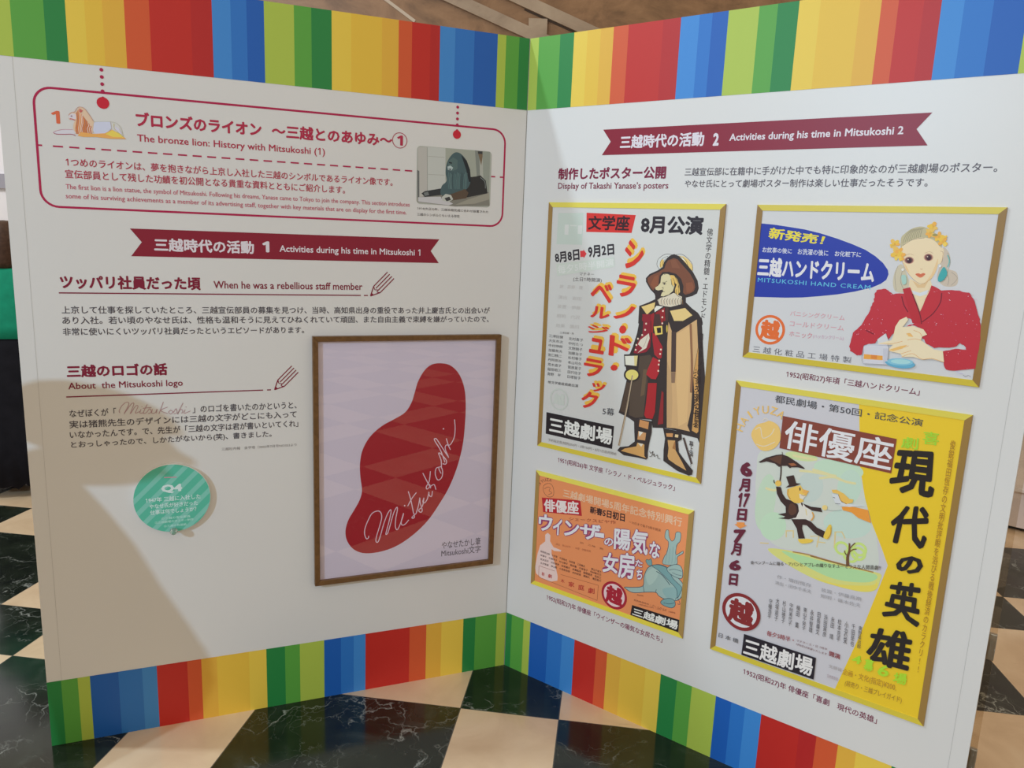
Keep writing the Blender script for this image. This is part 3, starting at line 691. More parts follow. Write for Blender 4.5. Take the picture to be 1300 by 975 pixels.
A.poly([(290, 352), (312, 350), (312, 342), (332, 370), (314, 400), (312, 390), (292, 392)], P(196, 52, 56))
A.poly([(135, 437), (512, 392), (516, 456), (140, 516)], P(184, 186, 176)); A.Q('毎夕5時半開演', [(142, 446), (508, 402), (510, 448), (148, 504)], P(196, 194, 188), 0.02)
A.Q('マチネー', [(288, 492), (382, 494), (380, 514), (286, 512)], P(96, 86, 84), 0.0); A.Q('(土日1時開演)', [(247, 520), (432, 530), (430, 560), (245, 552)], P(96, 86, 84), 0.005)
for t, x, y, xe, ye in (('訳　辰野　隆', 160, 570, 310, 580), ('演出　岩田', 150, 640, 300, 652), ('装置　伊藤', 145, 700, 296, 712), ('照明　穴沢', 140, 762, 290, 774), ('効果　園田', 134, 824, 284, 836)):
    A.Q(t, [(x, y), (xe, ye), (xe - 4, ye + 24), (x - 4, y + 24)], P(176, 168, 162), 0.0)
A.Q('三津田健・他', [(160, 878), (250, 884), (248, 896), (158, 890)], P(90, 82, 80), 0.0)
A.Z(670, 430, 5.133); n1 = ['三津田健', '大矢市次', '中村伸郎', '加藤和夫', '宮口精二', '丹阿弥谷', '荒木道子', '稲垣昭三', '青野　平']; n2 = ['北村喜子', '中村たつ', '文野朋子', '加藤治子', '杉村春子', '本山可久', '賀原夏子', '田代信子', '日塔智子']
for k in range(9):
    y = -30 + k * 31; A.Q(n1[k], [(140 - k * 1.4, y), (232 - k * 2, y + 12), (231 - k * 2, y + 30), (139 - k * 1.4, y + 20)], P(74, 66, 66), 0.0); A.Q(n2[k], [(268 - k, y + 18), (362 - k * 2, y + 30), (361 - k * 2, y + 50), (267 - k, y + 38)], P(74, 66, 66), 0.0)
A.Q('他文学座座員総出演', [(133, 272), (330, 298), (329, 318), (131, 290)], P(74, 66, 66), 0.005)
qc_ = (205, 395); A.ring(qc_, 0.034, 0.005, P(180, 181, 172)); A.Q('越', [(168, 352), (244, 362), (240, 436), (164, 426)], P(182, 183, 174), 0.05)
A.Q('5幕', [(490, 446), (566, 456), (563, 504), (487, 494)], P(66, 60, 62), 0.004)
A.poly([(123, 478), (563, 570), (550, 718), (118, 618)], P(34, 28, 32)); A.Q('三越劇場', [(142, 505), (556, 588), (548, 694), (140, 608)], P(206, 202, 196), 0.03)
A.Q('予約指定席(特別)250円・2等150円・8月1日前売開始', [(135, 648), (580, 742), (578, 764), (133, 670)], P(128, 118, 112), 0.0)
A.make('poster_lettering', s)
A = S(); RD, YW = P(190, 48, 40), P(226, 176, 70)
boxes = [('シ', (793, 304, 817, 343.5)), ('ラ', (782.5, 348, 807, 379)), ('ノ', (779, 385, 806, 408)), ('・', (786, 412, 795, 424)), ('ド', (773, 425, 801, 455)), ('・', (775, 462, 784, 471)),
         ('ベ', (750, 357, 777, 385)), ('ル', (750, 387.5, 774, 406)), ('ジ', (746, 411, 773, 425.5)), ('ュ', (748.5, 428, 767, 450)), ('ラ', (741, 454, 765, 480)), ('ッ', (751, 485, 768, 498.5)), ('ク', (738, 495.5, 759, 520))]
for off, c, bb in (((2.3, -2.8), YW, 0.085), ((0.2, 0.4), RD, 0.03)):
    for ch, (x0, y0, x1, y1) in boxes:
        x0 += off[0]; x1 += off[0]; y0 += off[1]; y1 += off[1]; e = 0.16 * (x1 - x0)
        A.Q(ch, [(x0 + 1, y0 - e * 0.2), (x1 + 1, y0 + e), (x1 - 1, y1), (x0 - 1, y1 - e)], c, bb)
A.make('title_lettering', s, 'slanted red title characters backed in yellow')
A = S().Z(800, 310, 9.75); DK = P(52, 43, 42); BR = P(112, 68, 50)
A.poly([(365, 315), (335, 260), (350, 190), (400, 145), (470, 125), (530, 135), (470, 175), (430, 230), (400, 290)], P(190, 188, 182)); A.disc((392, 240), 22, 55, P(206, 170, 96), rot=0.3)
A.stroke([(365, 312), (332, 260), (346, 190), (400, 142), (462, 122), (530, 132)], 0.45, DK); A.stroke([(384, 296), (372, 230), (410, 172), (470, 150)], 0.4, DK); A.stroke([(410, 280), (404, 230), (440, 180)], 0.4, DK)
A.poly([(600, 140), (660, 150), (720, 190), (770, 260), (778, 330), (740, 320), (690, 240)], P(208, 176, 108)); A.poly([(610, 140), (650, 160), (690, 220), (650, 190)], P(206, 200, 186))
A.stroke([(570, 130), (640, 126), (705, 168), (765, 240), (776, 330)], 0.45, DK); A.stroke([(620, 150), (690, 200), (720, 280)], 0.4, DK)
A.poly([(545, 122), (610, 150), (690, 235), (775, 340), (835, 450), (850, 545), (828, 610), (770, 642), (690, 662), (690, 720), (760, 790), (840, 850), (890, 930), (900, 980), (100, 980), (112, 765), (230, 720), (310, 680), (310, 640), (300, 612), (250, 560), (196, 465), (195, 420), (240, 370), (340, 325), (400, 285), (420, 220), (460, 168), (500, 138)], DK)
A.poly([(540, 172), (590, 190), (660, 272), (740, 362), (790, 452), (806, 530), (790, 580), (740, 610), (682, 626), (655, 600), (660, 520), (632, 430), (570, 368), (480, 342), (400, 346), (366, 390), (352, 500), (310, 542), (287, 575), (250, 530), (216, 462), (216, 420), (260, 385), (350, 345), (424, 300), (442, 240), (470, 200)], BR)
A.poly([(300, 400), (350, 380), (345, 500), (300, 545), (250, 500)], P(128, 76, 52)); A.poly([(690, 480), (770, 470), (790, 540), (760, 590), (700, 600)], P(128, 76, 54)); A.poly([(500, 200), (560, 190), (620, 300), (520, 290)], P(122, 76, 56))
A.poly([(385, 400), (410, 372), (450, 362), (490, 380), (506, 420), (512, 500), (548, 520), (530, 580), (480, 622), (420, 648), (378, 642), (392, 604), (412, 580), (398, 562), (345, 573), (316, 561), (310, 536), (345, 516), (375, 480), (380, 440)], P(196, 182, 142), False)
A.poly([(495, 382), (540, 386), (582, 430), (606, 500), (618, 590), (590, 628), (558, 622), (556, 560), (576, 500), (546, 470), (552, 520), (520, 505), (505, 430)], P(204, 166, 92))
for st in ([(505, 430), (520, 505), (536, 530)], [(530, 420), (552, 470), (548, 500)], [(570, 560), (576, 622)], [(596, 510), (600, 620)], [(556, 400), (590, 470), (604, 540)], [(420, 376), (460, 366), (500, 384)]): A.stroke(st, 0.45, DK)
A.stroke([(398, 488), (425, 482), (446, 492)], 0.5, DK); A.stroke([(398, 470), (430, 472), (458, 458)], 0.45, DK); A.disc((424, 492), 11, 9, DK); A.stroke([(392, 542), (410, 534), (408, 562)], 0.5, DK); A.stroke([(384, 602), (410, 588), (430, 590)], 0.4, DK); A.stroke([(420, 645), (490, 620), (548, 580)], 0.4, DK)
A.poly([(340, 690), (380, 662), (440, 650), (540, 602), (600, 632), (642, 650), (636, 742), (560, 762), (500, 777), (430, 767), (360, 748)], P(198, 184, 162))
for x in range(365, 640, 34): A.stroke([(x, 672 - abs(x - 500) * 0.05), (x - 12, 700), (x - 2, 752)], 0.45, P(78, 60, 52)); A.stroke([(x + 14, 690), (x + 16, 745)], 0.35, P(160, 120, 80))
A.stroke([(560, 600), (590, 640), (630, 660)], 0.4, DK)
A.poly([(328, 762), (412, 770), (306, 842), (300, 800)], P(204, 198, 186)); A.poly([(140, 775), (312, 718), (300, 790), (210, 872)], P(206, 176, 112)); A.poly([(495, 825), (682, 790), (772, 880), (600, 982), (560, 985)], P(206, 176, 116))
A.poly([(440, 775), (480, 785), (470, 985), (436, 985)], P(70, 50, 46)); A.poly([(316, 845), (430, 782), (440, 985), (310, 985)], P(134, 34, 38)); A.poly([(150, 905), (200, 880), (240, 882), (300, 845), (306, 985), (150, 985)], P(138, 36, 38)); A.stroke([(250, 880), (230, 985)], 1.2, P(90, 30, 32))
A.disc((408, 826), 12, 12, P(214, 186, 170)); A.disc((402, 905), 12, 12, P(214, 186, 170))
A.Z(780, 400, 8.125)
A.poly([(255, 60), (900, 60), (905, 130), (918, 400), (936, 640), (925, 900), (900, 1380), (858, 1270), (700, 1230), (640, 1190), (530, 1165), (395, 1160), (385, 1080), (250, 1070), (205, 1100), (150, 1060), (45, 1005), (60, 960), (130, 660), (110, 420), (160, 400), (190, 330), (235, 190), (252, 100)], DK)
A.poly([(260, 425), (370, 410), (395, 450), (335, 620), (345, 680), (320, 850), (300, 1050), (220, 1060), (150, 1030), (170, 700), (240, 640), (250, 540)], P(76, 62, 52)); A.poly([(300, 560), (340, 560), (310, 820), (270, 840)], P(96, 76, 58)); A.poly([(128, 690), (165, 700), (120, 1010), (62, 990)], P(74, 58, 48))
A.poly([(560, 70), (600, 185), (612, 260), (640, 182), (852, 45), (864, 330), (815, 600), (792, 975), (755, 1140), (780, 1200), (700, 1182), (620, 1165), (542, 1160), (542, 812), (545, 480), (545, 300)], P(188, 150, 106)); A.poly([(640, 200), (770, 120), (790, 330), (770, 700), (750, 1100), (660, 1150), (640, 700)], P(198, 160, 112)); A.poly([(545, 480), (590, 600), (600, 900), (590, 1150), (545, 1158)], P(176, 140, 100))
A.stroke([(788, 90), (795, 300), (802, 560), (792, 800)], 3.0, P(132, 92, 66)); A.poly([(868, 330), (864, 600), (870, 900), (868, 1200), (850, 1220), (800, 1190), (830, 900), (815, 620)], P(184, 136, 80))
for k in range(22): A.stroke([(random.uniform(812, 868), 560 + k * 28), (random.uniform(812, 868), 572 + k * 28)], 1.1, DK)
A.V('ロスタンの韻文劇の翻案', (900, 190), (842, 1160), 46, P(46, 34, 34), 0.015)
A.poly([(592, 170), (640, 170), (634, 585), (586, 585)], P(70, 54, 50)); A.poly([(588, 588), (632, 588), (625, 698), (590, 698)], P(126, 98, 78))
A.poly([(290, -10), (372, -10), (382, 200), (372, 330), (330, 382), (240, 398), (200, 390), (230, 300), (292, 190), (300, 80)], P(128, 34, 44)); A.poly([(400, -10), (500, -10), (505, 110), (400, 110)], P(70, 46, 44)); A.poly([(380, -10), (415, -10), (402, 110), (400, 180), (384, 180)], P(140, 36, 40)); A.poly([(470, -10), (510, -10), (505, 100), (488, 100)], P(132, 36, 40))
A.poly([(395, 180), (430, 200), (500, 330), (490, 440), (460, 452), (415, 405), (395, 260)], P(150, 38, 44)); A.poly([(400, 432), (472, 470), (460, 600), (430, 662), (380, 656), (330, 612), (345, 560)], P(158, 38, 44)); A.poly([(350, 700), (440, 700), (430, 860), (420, 1000), (395, 1070), (330, 1062), (310, 1030), (330, 900)], P(152, 36, 40)); A.poly([(490, 780), (510, 800), (506, 1120), (450, 1130), (470, 960)], P(128, 40, 42))
A.poly([(358, 188), (366, 240), (332, 340), (240, 392), (292, 340), (245, 300), (270, 255)], P(196, 184, 166)); A.stroke([(345, 210), (320, 290), (300, 330)], 0.4, P(140, 110, 100))
A.poly([(408, 118), (496, 110), (500, 195), (425, 207)], P(206, 178, 90)); A.poly([(438, 132), (482, 127), (484, 182), (446, 188)], P(36, 30, 32)); A.disc((545, 140), 8, 40, P(190, 160, 70))
for x, y in ((497, 22), (497, 85), (482, 355), (475, 400), (465, 470), (460, 510), (456, 575), (330, 88), (320, 152), (246, 243), (230, 308), (222, 358), (290, 205)): A.disc((x, y), 9, 10, P(216, 190, 168))
A.poly([(102, 405), (252, 405), (245, 540), (108, 530)], DK); A.poly([(112, 422), (244, 418), (232, 524), (118, 512)], P(200, 194, 178)); A.poly([(205, 420), (244, 418), (232, 524), (210, 522)], P(196, 176, 118)); A.disc((182, 615), 82, 72, DK); A.disc((184, 616), 66, 54, P(200, 182, 100))
A.stroke([(190, 620), (130, 960), (48, 1345)], 2.2, P(172, 150, 124), smooth=False, taper=(0.7, 1.1)); A.stroke([(186, 620), (126, 960), (46, 1345)], 0.5, P(96, 74, 62), smooth=False)
A.Z(780, 500, 8.125)
A.poly([(205, 250), (390, 280), (386, 400), (362, 500), (346, 600), (346, 660), (330, 677), (250, 657), (100, 632), (33, 582), (60, 548), (150, 538), (213, 490), (208, 380)], DK)
A.poly([(265, 265), (360, 290), (350, 365), (255, 335)], P(180, 124, 78)); A.poly([(250, 382), (330, 402), (320, 480), (240, 470)], P(182, 132, 88)); A.poly([(255, 385), (300, 395), (260, 440)], P(206, 196, 180)); A.poly([(240, 502), (312, 520), (312, 640), (332, 662), (200, 622), (70, 586), (110, 562), (230, 540)], P(190, 142, 84)); A.poly([(245, 505), (300, 515), (280, 545)], P(204, 190, 170))
A.poly([(505, 350), (692, 390), (697, 470), (657, 490), (667, 600), (740, 700), (812, 790), (802, 832), (770, 842), (650, 792), (508, 690), (510, 580), (525, 460)], DK)
A.poly([(536, 405), (608, 405), (604, 445), (541, 440)], P(184, 130, 82)); A.poly([(630, 416), (664, 421), (660, 450), (626, 445)], P(206, 176, 130)); A.poly([(552, 475), (630, 480), (634, 580), (700, 700), (745, 790), (640, 730), (562, 675), (552, 640), (562, 560)], P(186, 142, 90)); A.poly([(620, 500), (630, 485), (632, 575), (600, 560)], P(150, 100, 60))
A.stroke([(715, 450), (760, 600), (800, 720)], 2.4, P(76, 62, 58), smooth=False); A.V('幕上演!!', (796, 486), (790, 752), 44, P(58, 48, 48), 0.01)
for st in ([(365, 588), (380, 612), (402, 592), (386, 640), (364, 646)], [(398, 632), (414, 618), (412, 642), (424, 640)], [(430, 640), (446, 630), (452, 662), (476, 668)]): A.stroke(st, 0.6, DK)
A.make('swordsman_drawing', s, 'brush drawing of a swordsman with hat, cloak, sword and boots')

# ---- poster two: orange
s = poster('framed_poster', 0.1045, 0.3605, 0.687, 0.7815, (184, 179, 177), 'wide orange theatre poster with a fat blue figure upside down', (202, 124, 80)); REF[0] = (184, 178, 176)
def arc_letters(A, word, c, r, a0, a1, h, color, bold=0.02):
    for k, ch in enumerate(word):
        a = math.radians(a0 + (a1 - a0) * k / (len(word) - 1)); ux, uy = math.cos(a), math.sin(a); tx, ty = -uy, ux; w = h * (0.12 if ch == 'I' else 0.42)
        p = lambda rr, t: (c[0] + ux * rr + tx * t, c[1] + uy * rr + ty * t)
        A.Q(ch, [p(r + h / 2, -w), p(r + h / 2, w), p(r - h / 2, w), p(r - h / 2, -w)], color, bold)
def round_logo(A, c, rpx, ink, paper):
    rm = rpx / A.o[2] * A.mpp(c); q = A.uv(c)
    A.circ(c, rm, ink); A.circ(c, rm * 0.82, paper)
    k = rm * 0.66
    A.fit('越', [(q[0] - k, q[1] + k), (q[0] + k, q[1] + k), (q[0] + k, q[1] - k), (q[0] - k, q[1] - k)], ink, 0.055)
A = S().Z(675, 590, 8.125); BRN = P(96, 52, 44)
A.stroke([(118, 230), (150, 197), (200, 200), (226, 252), (222, 318), (175, 332), (130, 290)], 0.45, BRN, True); A.stroke([(130, 250), (165, 230), (190, 240), (180, 270), (210, 290), (170, 310)], 0.4, BRN)
arc_letters(A, 'HAIYUZA', (165, 262), 108, -170, -75, 30, BRN, 0.0)
A.poly([(105, 338), (502, 368), (518, 528), (118, 488)], P(160, 30, 40)); A.Q('俳優座', [(125, 352), (482, 378), (488, 514), (128, 482)], P(214, 198, 192), 0.03)
A.Z(670, 590, 4.24)
A.Q('三越劇場開場5周年記念特別興行', [(192, 128), (832, 285), (830, 336), (190, 172)], P(222, 182, 150), 0.02)
A.Q('新春5日初日', [(336, 222), (524, 263), (522, 308), (334, 260)], P(48, 30, 34), 0.03); A.Q('ー10日まで毎夕5時半開演', [(545, 300), (716, 346), (715, 362), (544, 314)], P(120, 64, 44), 0.0)
A.Z(675, 590, 8.125); A.Q('シェークスピヤ作', [(385, 538), (872, 578), (870, 612), (384, 574)], P(132, 44, 34), 0.004)
A.Z(675, 680, 8.125)
for k, t in enumerate(('東野英治郎　小沢栄　千田是也　永田靖　三島雅夫　　　東山千栄子', '岸輝子　村瀬幸子　杉山徳子　楠田薫　大塚道子　中村美代子', '松本克平　浜田寅彦　田島義文　成瀬昌彦　稲葉義男　信欣三', '永井智雄　神山繁　小笠原良智　木村俊恵　横森久　滝田裕介')):
    y = 150 + k * 40; A.Q(t, [(92, y), (720, y + 215 - k * 10), (718, y + 240 - k * 10), (90, y + 20)], P(70, 40, 40), 0.005)
A.Q('演出　青山杉作　　装置　伊藤熹朔', [(250, 75), (610, 150), (608, 172), (248, 95)], P(158, 92, 62), 0.0); A.Q('訳　三神　勲', [(500, 60), (740, 130), (738, 150), (498, 78)], P(136, 76, 52), 0.0)
for seg in ([(78, 310), (240, 365)], [(76, 310), (72, 425)], [(72, 425), (675, 668)], [(688, 512), (676, 668)], [(300, 400), (688, 512)]): A.stroke(seg, 0.35, P(140, 70, 50), smooth=False)
A.make('poster_lettering', s)
A = S().Z(675, 590, 8.125)
A.poly([(140, 722), (165, 702), (192, 725), (190, 790), (225, 850), (305, 882), (300, 896), (230, 888), (205, 870), (205, 920), (240, 1020), (268, 1150), (265, 1195), (200, 1205), (100, 1170), (45, 1120), (35, 1060), (60, 920), (88, 830), (140, 790)], P(206, 176, 168))
A.make('ghost_lady_drawing', s, 'pale silhouette of a lady in a wide skirt')
A = S(); A.z += 0.0002; PU, WH = P(130, 52, 92), P(208, 202, 204)
def gz(k, b): return tuple(((k[0] + x / k[2]), (k[1] + y / k[2])) for x, y in ((b[0], b[1]), (b[2], b[3])))
K1, K3, K2 = (675, 590, 8.125), (780, 660, 7.5), (675, 680, 8.125)
for ch, K, bx in (('ウ', K1, (72, 508, 214, 688)), ('イ', K1, (220, 556, 312, 728)), ('ン', K1, (338, 576, 490, 742)), ('ザ', K1, (495, 606, 712, 778)), ('ー', K1, (650, 698, 748, 752)), ('の', K1, (750, 752, 842, 838)),
                  ('陽', K3, (-2, 85, 158, 290)), ('気', K3, (166, 88, 322, 335)), ('な', K3, (335, 203, 436, 368)), ('女', K2, (735, 172, 895, 388)), ('房', K3, (38, 308, 196, 562)), ('た', K3, (200, 378, 270, 448)), ('ち', K3, (212, 468, 268, 568))):
    (x0, y0), (x1, y1) = gz(K, bx); e = 0.12 * (x1 - x0)
    q = [(x0 + 0.6, y0 - e * 0.3), (x1 + 0.6, y0 + e * 0.7), (x1 - 0.6, y1 + e * 0.3), (x0 - 0.6, y1 - e * 0.7)]
    if ch == 'ー': q = [(x0, y0 - 0.6), (x1, y0 + 1.2), (x1, y1 + 0.6), (x0, y1 - 1.2)]
    cx_ = sum(p[0] for p in q) / 4; cy_ = sum(p[1] for p in q) / 4
    gx = 1 + 1.6 / (x1 - x0); gy = 1 + 1.6 / (y1 - y0)
    A.Q(ch, [(cx_ + (p[0] - cx_) * gx, cy_ + (p[1] - cy_) * gy) for p in q], PU, 0.105); A.Q(ch, q, WH, 0.028)
A.make('title_lettering', s, 'white title characters with a purple outline')
A = S().Z(675, 680, 8.125)
for ch, bx in (('木', (300, 442, 338, 492)), ('家', (380, 472, 440, 534)), ('庭', (480, 502, 542, 568)), ('劇', (580, 534, 648, 602)), ('新', (104, 372, 134, 420)), ('劇', (168, 392, 208, 442))):
    x0, y0, x1, y1 = bx; A.Q(ch, [(x0, y0), (x1, y0 + 10), (x1, y1), (x0, y1 - 10)], P(158, 44, 42), 0.02)
A.Z(670, 590, 4.24); round_logo(A, (465, 703), 70, P(146, 28, 44), P(206, 176, 176))
A.poly([(562, 755), (819, 836), (811, 902), (552, 808)], P(32, 26, 30)); A.Q('三越劇場', [(570, 768), (811, 843), (805, 890), (561, 808)], P(206, 200, 194), 0.03)
A.Z(780, 660, 7.5); A.Q('前売券発売中・プレイガイド', [(188, 752), (500, 850), (498, 868), (186, 770)], P(110, 60, 46), 0.0); A.Q('入場料(税共)三百円・二百円・百円　三越劇場', [(230, 795), (580, 880), (579, 896), (229, 812)], P(120, 66, 48), 0.0); A.Q('開演時間', [(218, 708), (275, 718), (274, 730), (217, 720)], P(110, 60, 46), 0.0)
A.make('logo_lettering', s, 'round crimson logo and small lettering')
A = S().Z(780, 660, 7.5); TE, TE2, OL = P(138, 156, 150), P(106, 138, 138), P(42, 58, 72)
def shape(pts, fill, w=0.6, sm=True): A.poly(pts, fill, sm); A.stroke(pts, w, OL, True, sm)
shape([(465, 420), (475, 350), (500, 310), (516, 215), (482, 170), (490, 105), (515, 98), (522, 160), (546, 202), (575, 180), (588, 120), (632, 125), (626, 200), (596, 240), (586, 330), (650, 298), (652, 320), (600, 355), (590, 425)], TE, 0.55)
shape([(310, 375), (300, 395), (325, 432), (358, 430), (350, 370), (330, 382)], TE2, 0.45)
shape([(345, 440), (420, 425), (500, 450), (560, 510), (640, 590), (657, 650), (640, 730), (600, 765), (540, 768), (470, 750), (420, 720), (392, 690), (300, 688), (180, 692), (112, 658), (100, 640), (180, 642), (272, 628), (282, 540), (310, 470)], TE, 0.7)
A.poly([(300, 520), (360, 460), (420, 470), (400, 560), (330, 620)], P(150, 166, 158), True); A.poly([(460, 660), (560, 640), (620, 660), (600, 740), (500, 740)], P(124, 150, 148), True)
shape([(360, 436), (440, 430), (510, 470), (560, 560), (640, 640), (630, 690), (600, 740), (590, 660), (520, 580), (430, 490)], TE2, 0.6)
shape([(500, 462), (560, 428), (620, 432), (648, 480), (645, 552), (600, 552), (530, 512)], TE, 0.6); A.stroke([(520, 480), (570, 470), (640, 490)], 0.5, OL); A.stroke([(550, 500), (590, 520), (640, 530)], 0.45, OL)
shape([(440, 785), (470, 755), (530, 748), (572, 770), (578, 815), (542, 838), (470, 815)], TE2, 0.6); A.stroke([(470, 790), (520, 800), (570, 790)], 0.5, OL); A.stroke([(580, 760), (600, 740), (625, 800), (600, 800)], 0.5, OL)
A.stroke([(275, 630), (284, 688)], 0.6, OL); A.stroke([(400, 490), (460, 530), (530, 620)], 0.8, OL); A.stroke([(392, 690), (400, 660)], 0.5, OL)
for x in (500, 530, 560, 590): A.stroke([(x, 290 - (x - 500) * 0.6), (x - 6, 350), (x - 14, 415)], 0.3, P(96, 128, 130))
A.make('fat_figure_drawing', s, 'bluish drawing of a round upside down figure beside tree-like legs')

# ---- poster three: lady in a red jacket
s = poster('framed_poster', 0.7895, 1.2655, 1.3685, 1.685, (211, 211, 217), 'wide advertising poster of a blonde lady in a red jacket beside a blue half oval', (204, 204, 212)); REF[0] = (208, 208, 214)
A = S().Z(930, 250, 3.611); BLU = P(32, 52, 160)
A.poly([(128, 121), (190, 127), (250, 136), (330, 149), (400, 166), (480, 191), (550, 217), (610, 243), (655, 272), (690, 303), (712, 335), (715, 355), (705, 380), (680, 398), (640, 415), (560, 434), (480, 447), (400, 455), (320, 461), (240, 462), (97, 458)], BLU)
A.Q('新発売！', [(172, 138), (428, 178), (412, 220), (162, 190)], P(222, 206, 64), 0.03)
for t, q in (('お炊事の後に', [(139, 229), (273, 237), (271, 261), (136, 254)]), ('お洗濯の後に', [(300, 236), (440, 244), (438, 271), (298, 264)]), ('お化粧下に', [(470, 247), (591, 253), (588, 277), (468, 272)])): A.Q(t, q, P(204, 206, 224), 0.018)
A.Q('三越ハンドクリーム', [(120, 276), (652, 298), (648, 395), (112, 364)], P(216, 214, 224), 0.04); A.Q('MITSUKOSHI HAND CREAM', [(117, 370), (633, 405), (631, 425), (115, 389)], P(92, 176, 216), 0.01, space=1.15)
round_logo(A, (172, 609), 68, P(218, 104, 48), P(208, 208, 214))
for t, q, c in (('バニシングクリーム', [(266, 521), (516, 543), (513, 567), (263, 545)], P(206, 140, 156)), ('コールドクリーム', [(264, 567), (512, 590), (509, 614), (261, 592)], P(206, 140, 156)), ('ホニック', [(262, 615), (366, 624), (363, 652), (259, 638)], P(200, 120, 136)), ('(ハッカンクリーム)', [(370, 630), (511, 639), (508, 660), (368, 650)], P(196, 150, 178))): A.Q(t, q, c, 0.0)
A.Q('三 越 化 粧 品 工 場 特 製', [(95, 682), (547, 734), (544, 763), (92, 711)], P(96, 94, 104), 0.0)
A.make('poster_lettering', s)
A = S().Z(1060, 270, 6.5); SK, SK2 = P(226, 206, 174), P(222, 190, 146)
A.poly([(520, 440), (490, 500), (478, 580), (500, 650), (580, 655), (612, 585), (592, 500), (555, 430)], P(196, 186, 166), True); A.poly([(890, 290), (940, 330), (952, 400), (930, 460), (1000, 490), (1016, 560), (990, 605), (900, 605), (845, 540), (860, 450)], P(194, 180, 168), True)
for st in ([(520, 440), (495, 520), (505, 640)], [(560, 470), (540, 560), (570, 640)], [(930, 330), (950, 420), (900, 560)], [(960, 490), (1010, 540), (960, 600)], [(900, 480), (940, 540), (930, 600)]): A.stroke(st, 0.5, P(150, 140, 130))
A.poly([(545, 300), (545, 212), (580, 170), (640, 130), (722, 115), (800, 150), (862, 200), (882, 290), (820, 242), (740, 212), (640, 226), (570, 270)], P(184, 174, 142), True)
for k in range(9): A.stroke([(560 + k * 18, 250 - k * 6), (590 + k * 16, 180 - k * 5), (640 + k * 12, 135 - k)], 0.4, P(120, 112, 96))
A.poly([(618, 540), (700, 588), (786, 550), (802, 602), (752, 720), (705, 825), (660, 720), (610, 602)], P(224, 204, 172)); A.poly([(640, 560), (700, 595), (770, 565), (740, 620), (680, 620)], P(214, 182, 140)); A.poly([(632, 640), (700, 662), (772, 636), (758, 672), (702, 690), (650, 672)], P(206, 210, 222))
A.poly([(560, 272), (640, 222), (740, 206), (820, 230), (866, 280), (896, 300), (898, 350), (876, 410), (852, 430), (838, 472), (800, 540), (740, 580), (692, 580), (640, 540), (590, 480), (556, 400), (549, 320)], SK, True)
A.poly([(560, 400), (590, 440), (620, 500), (592, 478)], SK2); A.poly([(838, 470), (800, 540), (745, 578), (800, 500), (850, 380)], SK2, True)
A.stroke([(560, 272), (640, 224), (740, 208)], 0.5, P(130, 120, 110)); A.stroke([(868, 318), (892, 330), (882, 410)], 0.4, P(150, 110, 90)); A.stroke([(560, 330), (556, 400), (590, 480), (640, 542), (692, 582), (742, 580), (800, 542)], 0.35, P(170, 130, 100))
for x, y, rx, ry in ((612, 393, 33, 26), (772, 369, 31, 27)):
    A.disc((x, y), rx + 8, ry + 4, P(196, 150, 130)); A.disc((x, y), rx, ry, P(120, 76, 74)); A.disc((x + 2, y + 2), rx * 0.62, ry * 0.8, P(60, 26, 36)); A.disc((x - 8, y - 6), 5, 5, P(212, 190, 180))
A.stroke([(580, 352), (620, 340), (650, 352)], 0.3, P(180, 140, 110)); A.stroke([(740, 335), (780, 322), (810, 336)], 0.3, P(180, 140, 110)); A.stroke([(705, 462), (715, 468), (724, 462)], 0.4, P(190, 130, 100)); A.poly([(664, 508), (690, 500), (708, 506), (726, 498), (746, 506), (722, 530), (696, 534)], P(206, 112, 78), True); A.stroke([(668, 510), (706, 516), (744, 507)], 0.35, P(170, 70, 56))
fl = [P(232, 190, 70), P(236, 204, 96), P(228, 168, 72), P(222, 182, 90)]
for cx_, cy_ in ((492, 258), (522, 322), (790, 165), (860, 200), (806, 115), (892, 240), (540, 355), (505, 350)):
    for k in range(6):
        a = k * math.pi / 3 + random.random(); A.disc((cx_ + 24 * math.cos(a), cy_ + 24 * math.sin(a)), 22, 15, random.choice(fl), 10, a)
    A.disc((cx_, cy_), 12, 11, P(214, 166, 60), 10)
for a_, b_ in (((455, 270), (490, 258)), ((925, 192), (880, 215)), ((470, 345), (510, 340)), ((795, 92), (800, 130))): A.stroke([a_, b_], 2.6, fl[0], smooth=False)
A.disc((826, 184), 22, 9, P(150, 140, 80))
A.disc((560, 470), 11, 11, P(222, 222, 226)); A.disc((868, 440), 11, 11, P(222, 222, 226)); A.poly([(895, 450), (918, 470), (926, 510), (900, 552), (870, 570), (850, 560), (858, 515)], P(64, 160, 166), True); A.stroke([(930, 350), (945, 400), (930, 450)], 1.2, P(110, 180, 180)); A.poly([(550, 520), (585, 520), (590, 580), (560, 590)], P(160, 196, 190), True)
A.Z(1060, 370, 6.5); JR = P(184, 44, 58)
def rough(pts, amt=7, n=4):
    out = []
    for i, p in enumerate(pts):
        q = pts[(i + 1) % len(pts)]
        for k in range(n): t = k / n; out.append((p[0] + (q[0] - p[0]) * t + random.uniform(-amt, amt), p[1] + (q[1] - p[1]) * t + random.uniform(-amt, amt)))
    return out
A.poly(rough([(345, -10), (420, -25), (480, 25), (590, 10), (615, -35), (705, 190), (710, 265), (600, 215), (520, 270), (490, 340), (440, 400), (420, 345), (350, 400), (330, 430), (240, 440), (225, 520), (180, 525), (125, 490), (120, 440), (150, 340), (220, 280), (290, 150), (320, 80), (330, 20)], 4), JR)
